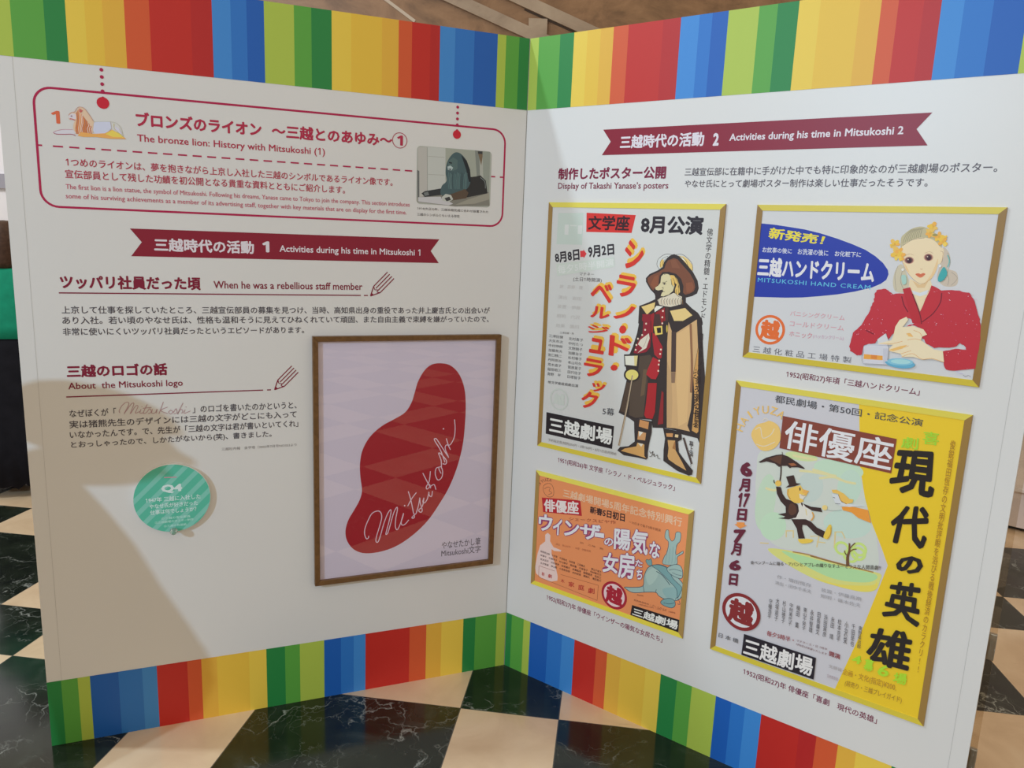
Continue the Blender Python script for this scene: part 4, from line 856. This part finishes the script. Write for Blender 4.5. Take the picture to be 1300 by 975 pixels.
A.poly(rough([(700, 170), (800, -50), (880, -10), (1000, -10), (1110, 10), (1150, 80), (1195, 230), (1205, 310), (1195, 420), (1160, 640), (1000, 655), (915, 645), (890, 570), (890, 490), (1000, 475), (1085, 480), (1075, 450), (1030, 425), (990, 460), (820, 465), (760, 430), (710, 370), (760, 355), (720, 310), (650, 280), (590, 285), (690, 250)], 4), JR)
A.poly([(560, -20), (620, -35), (712, 200), (712, 268), (640, 260)], P(178, 38, 50)); A.poly([(712, 260), (705, 190), (800, -50), (880, 10), (868, 90), (810, 180)], P(184, 42, 54))
for st in ([(552, 40), (570, 110), (604, 170)], [(640, 20), (700, 180), (716, 268)], [(882, 12), (870, 92), (812, 180), (720, 252)], [(258, 320), (320, 352)]): A.stroke(st, 1.2, P(110, 22, 40))
for k in range(150):
    x, y = random.uniform(150, 1190), random.uniform(-10, 640)
    inside = (x < 500 and 500 - x * 1.05 < y < 420 and y < 700 - x * 0.75) or (760 < x < 1180 and y < 430) or (910 < x < 1160 and y > 490)
    if inside: A.stroke([(x, y), (x + random.uniform(-12, 12), y + random.uniform(-9, 9))], random.uniform(0.3, 0.8), random.choice([P(208, 130, 156), P(214, 170, 190), P(196, 84, 120)]), smooth=False)
A.poly([(352, 395), (420, 345), (442, 400), (480, 440), (360, 440)], P(206, 206, 214)); HN = P(228, 212, 184)
A.poly([(500, 290), (535, 235), (592, 208), (607, 232), (562, 292), (652, 285), (732, 312), (762, 355), (722, 372), (712, 402), (780, 450), (820, 478), (892, 490), (902, 582), (800, 556), (720, 562), (650, 540), (560, 540), (540, 512), (450, 492), (448, 470), (480, 440), (360, 437), (360, 428), (470, 402), (490, 340)], HN)
for st in ([(450, 490), (540, 468), (610, 448)], [(545, 514), (630, 488)], [(552, 540), (640, 512), (720, 558), (800, 552), (895, 582)], [(590, 350), (620, 345), (645, 372)], [(722, 372), (700, 340), (650, 320)], [(360, 436), (470, 430), (560, 410)], [(712, 402), (660, 390), (600, 400)]): A.stroke(st, 0.6, P(212, 158, 100))
A.poly([(450, 480), (540, 450), (600, 440), (560, 470), (480, 492)], P(226, 180, 110)); A.poly([(590, 345), (620, 345), (650, 375), (610, 370)], P(228, 180, 110))
A.poly([(240, 450), (280, 432), (430, 436), (446, 460), (432, 602), (236, 592)], P(202, 202, 216)); A.stroke([(240, 452), (282, 440), (436, 446)], 0.5, P(160, 164, 186)); A.stroke([(432, 602), (236, 594), (240, 452)], 0.5, P(170, 172, 188)); A.poly([(242, 515), (396, 530), (396, 566), (238, 556)], P(224, 158, 70)); A.poly([(300, 522), (350, 526), (348, 558), (298, 554)], P(214, 130, 60)); A.poly([(400, 470), (440, 470), (430, 600), (400, 598)], P(190, 190, 206))
A.poly([(430, 575), (645, 590), (642, 625), (560, 634), (470, 618), (432, 600)], P(96, 164, 200), True); A.disc((540, 580), 108, 29, P(128, 186, 212), rot=0.05); A.disc((545, 578), 82, 19, P(160, 206, 216), rot=0.05)
A.stroke([(1060, 690), (1080, 700), (1100, 692), (1122, 702)], 0.5, P(120, 116, 130)); A.stroke([(1000, 655), (1030, 672), (1060, 680)], 1.0, P(190, 184, 214))
A.make('lady_drawing', s, 'crayon drawing of a blonde lady with yellow flowers and red jacket')

# ---- poster four: man with umbrella
s = poster('framed_poster', 0.7775, 0.360, 1.365, 1.1965, (203, 201, 206), 'tall white and yellow theatre poster of a top-hatted man flying with an umbrella', (192, 188, 198)); REF[0] = (198, 195, 200)
A = S(); YL = P(232, 194, 48)
qa = [A.uv(p) for p in ((1090, 513), (1092, 594), (1098, 632), (1106, 662), (1120, 698), (1127, 718), (1116, 746), (1090, 810), (1065, 874))]
ui1, zi0, zi1 = 1.365 - 0.0075, 0.360 + 0.0075, 1.1965 - 0.0075
A.polyuv([(qa[0][0], zi1)] + qa[1:-1] + [(qa[-1][0] - 0.012, zi0), (ui1, zi0), (ui1, zi1)], YL)
A.make('yellow_field', s)
A = S(); A.Z(940, 560, 7.2222)
A.poly([(180, 100), (365, 75), (720, 150), (1085, 245), (1105, 320), (1150, 560), (1200, 745), (1250, 900), (1240, 1200), (900, 1110), (560, 1010), (330, 960), (190, 800), (140, 500), (150, 250)], P(190, 192, 188), True)
for c, rx, ry, col in (((900, 260), 230, 90, P(180, 200, 182)), ((1000, 420), 110, 160, P(178, 197, 186)), ((230, 560), 90, 260, P(180, 196, 178)), ((980, 760), 220, 130, P(180, 196, 190)), ((300, 780), 120, 130, P(178, 200, 178)), ((560, 140), 150, 40, P(190, 200, 150)), ((640, 420), 120, 140, P(182, 190, 188))): A.disc(c, rx, ry, col, 28, 0.15)
for st in ([(540, 270), (640, 280), (760, 300), (880, 320)], [(720, 340), (860, 330), (960, 370), (1060, 390)], [(660, 260), (800, 300), (930, 360)], [(230, 430), (300, 450), (350, 440)], [(480, 130), (620, 160), (700, 170)]): A.stroke(st, 3.0, P(206, 196, 152))
A.Z(940, 660, 7.2222)
for st in ([(420, 160), (420, 100), (485, 100), (485, 165)], [(640, 150), (720, 150), (700, 250)], [(860, 260), (870, 110), (930, 110), (960, 170)], [(700, 200), (780, 210)], [(180, 210), (260, 215)]): A.stroke(st, 1.4, P(204, 182, 134), smooth=False)
A.poly([(250, 270), (420, 275), (560, 310), (900, 395), (1200, 470), (1290, 500), (1280, 560), (1240, 640), (1120, 660), (900, 610), (700, 550), (450, 420)], P(200, 196, 120), True); A.poly([(380, 290), (560, 325), (900, 420), (1240, 500), (1180, 570), (900, 550), (650, 450)], P(164, 198, 150), True); A.poly([(660, 520), (900, 590), (1200, 600), (1250, 560), (1240, 640), (1100, 655), (860, 600)], P(212, 194, 92), True)
A.stroke([(480, 292), (620, 318), (800, 370), (960, 412), (1100, 450), (1220, 480)], 1.6, P(158, 122, 72)); A.stroke([(640, 330), (800, 376), (960, 418)], 1.2, P(120, 90, 60))
for c in ((930, 260), (1090, 270), (1010, 330), (1080, 310)): A.ring(c, 0.016, 0.007, P(186, 204, 120))
A.make('sky_wash', s, 'green and blue watercolour sky and hill')
A = S(); A.z += 0.0014; A.Z(940, 660, 7.2222); TK = P(104, 70, 50)
A.stroke([(985, 420), (984, 340), (1000, 280), (1000, 212)], 3.4, TK, taper=(1.2, 0.5)); A.stroke([(995, 300), (1030, 272), (1066, 266)], 1.2, TK); A.stroke([(1003, 262), (1030, 230), (1054, 210)], 1.2, TK); A.stroke([(982, 330), (962, 305), (956, 280)], 1.2, TK)
A.Z(940, 560, 7.2222); DK = P(58, 40, 40); SKN = P(226, 184, 92)
A.poly([(168, 190), (240, 150), (330, 125), (385, 120), (440, 140), (520, 192), (592, 248), (584, 254), (530, 240), (470, 240), (455, 248), (430, 226), (385, 226), (355, 236), (318, 205), (240, 185), (184, 198)], DK); A.poly([(260, 160), (340, 135), (385, 130), (370, 215), (330, 195)], P(92, 60, 48)); A.poly([(440, 205), (490, 200), (520, 220), (470, 228)], P(150, 90, 60))
A.stroke([(384, 98), (387, 125)], 0.7, DK, smooth=False); A.stroke([(374, 228), (372, 300), (362, 372)], 1.5, DK); A.stroke([(308, 355), (312, 380), (330, 385)], 1.0, DK); A.disc((348, 386), 28, 28, SKN); A.stroke([(330, 375), (350, 365), (370, 372)], 0.5, P(190, 130, 60))
A.poly([(540, 565), (600, 580), (640, 620), (662, 665), (650, 722), (560, 732), (480, 712), (515, 680), (535, 630)], P(204, 198, 194), True)
A.poly([(328, 415), (372, 420), (386, 480), (420, 528), (480, 548), (526, 580), (538, 640), (512, 700), (440, 716), (345, 706), (400, 698), (412, 688), (345, 670), (418, 656), (416, 600), (370, 550), (336, 480)], DK); A.poly([(460, 570), (505, 590), (515, 650), (470, 680), (440, 640)], P(86, 56, 46), True)
A.poly([(430, 440), (500, 414), (552, 404), (574, 440), (628, 455), (604, 500), (572, 530), (582, 550), (545, 568), (500, 566), (450, 532), (428, 488)], SKN); A.poly([(540, 480), (600, 500), (575, 535), (545, 520)], P(206, 196, 186)); A.poly([(575, 440), (632, 456), (606, 488), (572, 470)], P(222, 166, 90)); A.disc((548, 438), 6, 16, DK); A.stroke([(440, 440), (436, 490), (460, 530)], 0.8, P(160, 100, 60)); A.stroke([(600, 490), (580, 500), (560, 490)], 0.5, P(140, 80, 50))
A.poly([(420, 325), (490, 310), (512, 384), (557, 389), (500, 412), (415, 426), (447, 400)], DK)
A.poly([(575, 570), (650, 600), (738, 610), (752, 650), (660, 636), (600, 602)], DK); A.disc((775, 608), 24, 24, P(224, 196, 130)); A.stroke([(795, 630), (860, 638), (930, 630)], 0.35, P(110, 110, 110)); A.poly([(555, 560), (575, 572), (570, 600), (560, 580)], DK); A.stroke([(660, 650), (672, 690), (650, 726)], 1.6, P(206, 150, 80)); A.stroke([(600, 620), (610, 680)], 0.8, P(206, 180, 110))
A.poly([(468, 714), (600, 714), (652, 740), (702, 790), (782, 830), (760, 886), (690, 850), (610, 770), (570, 766), (566, 800), (592, 890), (534, 892), (518, 800)], DK)
A.poly([(528, 900), (560, 895), (620, 894), (668, 905), (640, 930), (560, 936)], P(222, 186, 78), True); A.poly([(778, 830), (812, 768), (836, 775), (832, 850), (802, 897), (764, 882)], P(222, 186, 78), True); A.stroke([(832, 790), (828, 850), (800, 892)], 0.8, P(180, 130, 50))
A.poly([(930, 602), (1010, 595), (1170, 630), (1198, 750), (1080, 702), (1020, 652), (940, 632)], P(216, 140, 60)); A.poly([(838, 482), (900, 490), (932, 562), (1040, 580), (1160, 590), (1000, 602), (920, 592), (868, 560)], P(196, 196, 204)); A.poly([(838, 445), (882, 443), (950, 480), (1000, 528), (1037, 534), (1030, 562), (970, 577), (920, 547), (898, 482), (848, 472)], P(220, 176, 90)); A.stroke([(900, 490), (925, 545), (975, 575)], 0.7, P(140, 90, 50)); A.stroke([(850, 512), (870, 520)], 0.6, P(60, 50, 60)); A.stroke([(870, 570), (920, 575)], 0.5, P(60, 50, 60))
A.make('flying_man_drawing', s, 'brush drawing of a man in black with top hat and umbrella')
A = S(); A.z += 0.0010; A.Z(900, 480, 3.8235); GY = P(70, 68, 74); PRP = P(96, 34, 54); EY = P(230, 186, 110)
A.Q('都民劇場・第50回・記念公演', [(323, 80), (1042, 200), (1036, 236), (321, 118)], GY, 0.006)
A.poly([(206, 280), (230, 230), (270, 215), (300, 208), (340, 236), (347, 300), (310, 345), (250, 347)], P(230, 190, 116), True)
for st in ([(225, 250), (250, 240), (262, 290), (300, 275), (318, 245)], [(230, 320), (270, 330), (320, 310)], [(262, 205), (275, 195), (290, 205)]): A.stroke(st, 0.9, P(206, 192, 180))
arc_letters(A, 'HAIYUZA', (275, 285), 132, -160, -55, 38, EY, 0.01)
A.poly([(360, 183), (912, 295), (885, 462), (343, 339)], P(122, 60, 50)); A.Q('俳優座', [(380, 200), (902, 302), (880, 452), (358, 337)], P(208, 204, 212), 0.016)
A.Q('喜', [(1042, 256), (1120, 266), (1114, 328), (1036, 318)], P(150, 196, 56), 0.015); A.Q('劇', [(938, 284), (1020, 290), (1014, 348), (932, 336)], P(150, 196, 56), 0.015)
A.Q('現', [(915, 345), (1105, 358), (1092, 588), (862, 545)], P(36, 30, 30), 0.032); A.Q('代', [(905, 618), (1082, 622), (1050, 835), (858, 790)], P(36, 30, 30), 0.032)
A.V('6', (182, 406), (182, 478), 60, PRP, 0.06)
A.Q('月', [(154, 486), (202, 488), (198, 552), (144, 550)], PRP, 0.05); A.Q('17', [(146, 556), (202, 556), (190, 628), (136, 626)], PRP, 0.05); A.Q('日', [(142, 632), (188, 634), (182, 694), (134, 690)], PRP, 0.05)
A.poly([(136, 698), (174, 700), (173, 712), (186, 714), (152, 730), (124, 708), (136, 708)], P(222, 140, 76)); A.Q('7', [(122, 734), (182, 734), (168, 806), (116, 800)], PRP, 0.06)
A.Z(890, 690, 3.9394)
A.Q('月', [(158, -6), (206, 0), (198, 62), (148, 56)], PRP, 0.05); A.Q('6', [(144, 78), (204, 84), (200, 138), (138, 132)], PRP, 0.06); A.Q('日', [(144, 148), (188, 152), (182, 212), (138, 206)], PRP, 0.05)
A.Q('の', [(985, 58), (1118, 66), (1104, 160), (968, 140)], P(36, 30, 30), 0.05); A.Q('英', [(948, 186), (1108, 200), (1092, 422), (900, 360)], P(36, 30, 30), 0.028); A.Q('雄', [(848, 416), (1068, 440), (1036, 648), (818, 586)], P(36, 30, 30), 0.028)
A.Q('4', [(760, 556), (806, 562), (800, 604), (752, 594)], P(160, 200, 52), 0.03); A.Q('幕', [(822, 574), (868, 582), (858, 644), (812, 632)], P(160, 200, 52), 0.03); A.Q('6', [(888, 604), (946, 612), (938, 668), (880, 658)], P(160, 200, 52), 0.03); A.Q('場', [(968, 642), (1034, 650), (1026, 708), (958, 696)], P(160, 200, 52), 0.03)
A.Z(0, 0, 1); A.V('俊鋭福田恆存の文明批評眼を浴びる戦後経済のカラクリ!!', (1210.5, 559), (1165.5, 853), 6.6, P(158, 118, 44), 0.006)
A.Z(940, 660, 7.2222); A.Q('金ペンブームに踊る・アバンとアプレの織りなすユーモラスな人間喜劇!!', [(95, 372), (1290, 415), (1286, 458), (95, 404)], P(76, 70, 70), 0.008)
A.Z(890, 690, 3.9394)
for t, q in (('作・福田恆存', [(382, 154), (553, 200), (551, 220), (380, 172)]), ('演出・田中千禾夫', [(372, 184), (553, 230), (551, 250), (370, 202)]), ('装置・伊藤熹朔', [(602, 220), (802, 268), (800, 288), (600, 238)]), ('照明・篠木佐夫', [(600, 250), (800, 300), (798, 320), (598, 268)])): A.Q(t, q, P(152, 148, 156), 0.0)
for k, t in enumerate(('守機浩平', '大塚道子', '杉山徳子', '中村美代子', '楠田　薫', '東山千栄子', '永井智雄', '田島義文', '浜田寅彦', '永田　靖', '松本克平', '小沢栄', '千田是也', '東野英治郎')):
    x = 350 + k * 34.5; y = 262 + k * 11.5; A.V(t, (x, y + (14 if k == 0 else 0)), (x - 9, y + 112), 17, P(78, 74, 80), 0.0)
A.Z(900, 740, 7.2222); round_logo(A, (297, 264), 170, P(124, 40, 44), P(200, 196, 204))
A.Q('日 本 橋', [(95, 452), (274, 512), (270, 552), (90, 494)], GY, 0.0)
A.Q('毎夕5時半・', [(537, 432), (784, 500), (778, 548), (531, 480)], P(146, 66, 72), 0.012); A.Q('マチネー土・日 1時半', [(808, 514), (1090, 596), (1086, 616), (804, 534)], P(120, 80, 90), 0.0); A.Q('7月3日は休演いたします', [(802, 546), (1086, 640), (1082, 662), (798, 566)], P(120, 80, 90), 0.0); A.Q('開演', [(1108, 618), (1207, 652), (1202, 700), (1102, 664)], P(132, 56, 66), 0.02)
A.poly([(325, 465), (984, 684), (961, 882), (300, 655)], P(32, 26, 36)); A.Q('三越劇場', [(336, 496), (964, 690), (946, 858), (314, 652)], P(212, 206, 210), 0.026)
A.Z(890, 690, 3.9394)
A.Q('文部省', [(640, 600), (706, 622), (704, 640), (638, 618)], P(160, 152, 158), 0.0); A.Q('芸術祭参加', [(632, 650), (686, 668), (684, 686), (630, 668)], P(168, 150, 160), 0.0)
A.Q('企画・文化(指定)¥200.', [(712, 622), (978, 700), (975, 742), (706, 656)], P(168, 128, 52), 0.0); A.Q('(前売り・三越プレイガイド)', [(724, 680), (1006, 766), (1002, 802), (718, 712)], P(150, 116, 52), 0.0)
A.make('poster_lettering', s)

# ================================================================== people
def ellipse(cx_, cy_, z, rx, ry, n=24, wob=0.0, tilt=0.0):
    return [(cx_ + rx * math.cos(2 * math.pi * i / n) * (1 + wob * math.sin(5 * 2 * math.pi * i / n)), cy_ + ry * math.sin(2 * math.pi * i / n) * (1 + wob * math.cos(7 * 2 * math.pi * i / n)), z + tilt * math.sin(2 * math.pi * i / n)) for i in range(n)]
def tube(b, pts, rad, m, n=14):
    """lofted limb sleeve along joints"""
    rings = []
    for i, p in enumerate(pts):
        a = Vector(pts[max(i - 1, 0)]); c = Vector(pts[min(i + 1, len(pts) - 1)]); d = (c - a).normalized()
        s = d.cross(Vector((0.3, 1, 0.2))).normalized(); t = d.cross(s); o = Vector(p)
        rings.append([tuple(o + s * (rad[i] * math.cos(2 * math.pi * k / n)) + t * (rad[i] * math.sin(2 * math.pi * k / n))) for k in range(n)])
    b.loft(rings, m)
def person(name, label, loc, rz, skin, top, bottom, hairc, shoe, skirt, long_hair, scale=1.0, slim=1.0, stoop=0.0, arms_down=False):
    root = empty(name, loc, rz); tag(root, label, 'person'); root.scale = (scale * slim, scale, scale)
    V, Eg, Rd = [], [], []
    def j(p, r, link=None):
        V.append(p); Rd.append(r if isinstance(r, tuple) else (r, r)); i = len(V) - 1
        if link is not None: Eg.append((link, i))
        return i
    pel = j((0, 0, 0.90), (0.13, 0.10)); sp1 = j((0, 0.005 - stoop * 0.5, 1.05), (0.115, 0.09), pel); ch = j((0, -stoop * 0.85, 1.20), (0.13, 0.095), sp1); nb = j((0, -0.01 - stoop, 1.30), (0.07, 0.06), ch)
    nk = j((0, -stoop * 0.7, 1.362), 0.05 - stoop * 0.08, nb); jaw = j((0, 0.025, 1.42), (0.062, 0.07), nk); hd = j((0, 0.012, 1.485), (0.078, 0.092), jaw); cr_ = j((0, 0.0, 1.545), (0.062, 0.072), hd)
    j((0, 0.125, 1.455), 0.012, j((0, 0.10, 1.468), 0.016, hd))
    for s in (-1, 1):
        j((s * 0.092, 0.0, 1.465), 0.012, j((s * 0.078, 0.004, 1.47), 0.014, hd))
        hp = j((s * 0.085, 0, 0.84), 0.088, pel); kn = j((s * 0.085, 0.012, 0.46), 0.056, hp); an = j((s * 0.082, -0.02, 0.09), 0.036, kn); hl = j((s * 0.082, -0.015, 0.045), 0.034, an); j((s * 0.09, 0.13, 0.03), 0.026, hl)
        yo = -stoop * 0.85
        sh = j((s * 0.165, -0.005 + yo, 1.275), 0.055, ch)
        if arms_down: el = j((s * 0.205, -0.02 + yo * 0.6, 1.02), 0.040, sh); wr = j((s * 0.20, 0.02 + yo * 0.3, 0.80), 0.026, el); P0 = Vector((s * 0.20, 0.03 + yo * 0.2, 0.74)); fw, sd, dn = Vector((0, 0.12, -1)), Vector((0, 1, 0.12)), Vector((-s, 0, 0))
        else: el = j((s * 0.215, -0.03, 1.02), 0.040, sh); wr = j((s * 0.17, 0.16, 0.95), 0.026, el); P0 = Vector((s * 0.155, 0.215, 0.945)); fw, sd, dn = Vector((0, 1, -0.05)), Vector((-s, 0, 0)), Vector((0, 0, -1))
        pm = j(tuple(P0), (0.034, 0.018), wr)
        for dx, ln in ((-0.030, 0.060), (-0.010, 0.072), (0.010, 0.076), (0.029, 0.066)):     # four fingers, then the thumb from the palm's side
            a = j(tuple(P0 + fw * 0.037 + sd * dx), 0.0095, pm); c = j(tuple(P0 + fw * (0.037 + ln * 0.55) + sd * dx * 1.15 + dn * 0.007), 0.0085, a); j(tuple(P0 + fw * (0.037 + ln * 0.9) + sd * dx * 1.2 + dn * 0.03), 0.0075, c)
        a = j(tuple(P0 + fw * 0.007 + sd * 0.037 + dn * 0.007), 0.011, pm); j(tuple(P0 + fw * 0.047 + sd * 0.051 + dn * 0.02), 0.009, a)
    me = bpy.data.meshes.new('body'); me.from_pydata(V, Eg, [])
    tmp = bpy.data.objects.new('body', me); COL.objects.link(tmp)
    sk = tmp.modifiers.new('skin', 'SKIN'); sk.use_smooth_shade = True
    for i, r in enumerate(Rd): me.skin_vertices[0].data[i].radius = r
    me.skin_vertices[0].data[0].use_root = True
    tmp.modifiers.new('smooth', 'SUBSURF').levels = 2
    dg = bpy.context.evaluated_depsgraph_get(); dg.update()
    body_me = bpy.data.meshes.new_from_object(tmp.evaluated_get(dg)); bpy.data.objects.remove(tmp)
    body_me.materials.clear(); body_me.materials.append(mat(skin, 'skin', 0.5, 0.3, 0, 0.04, 12)); body_me.polygons.foreach_set('use_smooth', [True] * len(body_me.polygons))
    link_mesh('body', body_me, root, True)
    # face
    b = MB()
    for s in (-1, 1): b.loft([ellipse(s * 0.032, 0.094, 1.478 + dz, r, r * 0.6, 10) for dz, r in ((-0.010, 0.002), (-0.006, 0.009), (0, 0.011), (0.006, 0.009), (0.010, 0.002))], mat((0.03, 0.02, 0.02), 'eye', 0.2))
    b.build('eyes', root, True)
    b = MB(); b.loft([ellipse(0, 0.092, 1.418 + dz, r, 0.008, 12) for dz, r in ((-0.006, 0.006), (0, 0.022), (0.006, 0.006))], mat((0.35, 0.10, 0.09), 'lips', 0.4)); b.build('mouth', root, True)
    # hair: shell around the skull, open at the face
    b = MB(); hm = mat(hairc, 'hair', 0.45, 0.3, 0, 0.25, 60); n = 28; rows = []
    zs = [1.575 + 0.02, 1.59, 1.575, 1.555, 1.53, 1.50, 1.47, 1.44, 1.40] + ([1.36, 1.325] if long_hair else [])
    rs = [0.004, 0.045, 0.07, 0.088, 0.098, 0.102, 0.104, 0.104, 0.098] + ([0.096, 0.086] if long_hair else [])
    for z, r in zip(zs, rs): rows.append([(r * math.cos(2 * math.pi * i / n), r * 1.12 * math.sin(2 * math.pi * i / n) + 0.002, z) for i in range(n)])
    vs = [p for r in rows for p in r]; fs = []
    for k in range(len(rows) - 1):
        for i in range(n):
            i2 = (i + 1) % n; mid = (rows[k][i][1] + rows[k][i2][1]) / 2; z = zs[k + 1]
            front = mid > 0.055 and z < 1.525
            side = mid > (0.02 if long_hair else -0.02) and z < (1.44 if long_hair else 1.46)
            back = (not long_hair) and z < 1.405
            if not (front or side or back): fs.append([k * n + i, k * n + i2, (k + 1) * n + i2, (k + 1) * n + i])
    b.add(vs, fs, hm, True); ho = b.build('hair', root, True)
    sm = ho.modifiers.new('thickness', 'SOLIDIFY'); sm.thickness = 0.012
    # top
    tm = mat(top, 'jacket_cloth', 0.8, 0.15, 0, 0.12, 18)
    b = MB()
    b.loft([ellipse(0, -stoop * 0.9 * max(0.0, min(1.0, (z - 0.88) / 0.37)), z, rx, ry, 28, w) for z, rx, ry, w in ((0.925, 0.185, 0.150, 0.015), (1.00, 0.180, 0.145, 0.02), (1.10, 0.170, 0.135, 0.015), (1.20, 0.180, 0.130, 0.01), (1.27, 0.178, 0.112, 0), (1.315, 0.120, 0.090, 0), (1.345, 0.078, 0.074, 0), (1.365, 0.074, 0.072, 0))], tm)
    b.build('jacket', root, True)
    for s in (-1, 1):
        yo = -stoop * 0.85
        if arms_down: pts = [(s * 0.10, yo, 1.258), (s * 0.165, -0.005 + yo, 1.235), (s * 0.195, -0.015 + yo * 0.8, 1.13), (s * 0.206, -0.02 + yo * 0.6, 1.02), (s * 0.204, 0.0 + yo * 0.45, 0.91), (s * 0.20, 0.02 + yo * 0.3, 0.80)]
        else: pts = [(s * 0.10, 0, 1.258), (s * 0.165, -0.005, 1.235), (s * 0.205, -0.02, 1.13), (s * 0.217, -0.03, 1.02), (s * 0.20, 0.05, 0.985), (s * 0.172, 0.15, 0.952)]
        b = MB(); tube(b, pts, [0.045, 0.070, 0.066, 0.060, 0.053, 0.045], tm); b.build('sleeve', root, True)
    bm_ = mat(bottom, 'dark_cloth', 0.85, 0.1, 0, 0.2, 14)
    b = MB()
    if skirt:
        n = 48; rings = [ellipse(0, 0, z, rx, ry, n, w) for z, rx, ry, w in ((0.97, 0.165, 0.13, 0), (0.86, 0.20, 0.16, 0.01), (0.6, 0.235, 0.20, 0.03), (0.3, 0.265, 0.23, 0.04))]
        rings.append([(x, y, 0.055 + 0.02 * (i % 2) + 0.008 * math.sin(i * 2.3)) for i, (x, y, z) in enumerate(ellipse(0, 0, 0, 0.285, 0.25, n, 0.04))])
        b.loft(rings, bm_, False); so = b.build('skirt', root, True)
        md = so.modifiers.new('thickness', 'SOLIDIFY'); md.thickness = 0.004
    else:
        b.loft([ellipse(0, 0, z, rx, ry, 24) for z, rx, ry in ((0.96, 0.165, 0.13), (0.88, 0.178, 0.14), (0.80, 0.172, 0.125), (0.76, 0.12, 0.09))], bm_)
        for s in (-1, 1): tube(b, [(s * 0.085, 0, 0.86), (s * 0.086, 0.006, 0.66), (s * 0.086, 0.012, 0.46), (s * 0.084, -0.005, 0.25), (s * 0.083, -0.018, 0.06)], [0.098, 0.088, 0.072, 0.064, 0.062], bm_)
        b.build('trousers', root, True)
    for s in (-1, 1):
        b = MB(); c = s * 0.088
        b.loft([ellipse(c, 0.045, 0.0, 0.045, 0.125, 20), ellipse(c, 0.045, 0.02, 0.048, 0.13, 20), ellipse(c, 0.035, 0.055, 0.044, 0.11, 20), ellipse(c, -0.01, 0.085, 0.042, 0.06, 20)], mat(shoe, 'shoe', 0.5)); b.build('shoe', root, True)
    return root
person('person', 'person in a green jacket and long black frayed skirt standing behind the left board edge', (-2.87, 4.36, 0), math.radians(8),
       (0.55, 0.34, 0.24), (0.012, 0.27, 0.15), (0.012, 0.011, 0.014), (0.075, 0.036, 0.022), (0.45, 0.45, 0.50), True, True, 0.968)
person('person', 'person in dark clothes out of frame whose shadow falls on the left leaf', (-1.766, 1.18, 0), math.radians(-121),
       (0.55, 0.36, 0.26), (0.05, 0.06, 0.09), (0.03, 0.03, 0.035), (0.02, 0.015, 0.012), (0.05, 0.04, 0.035), False, False, 0.955, 0.72, 0.112, True)

bpy.data.objects.remove(_fo); bpy.data.curves.remove(_fc)
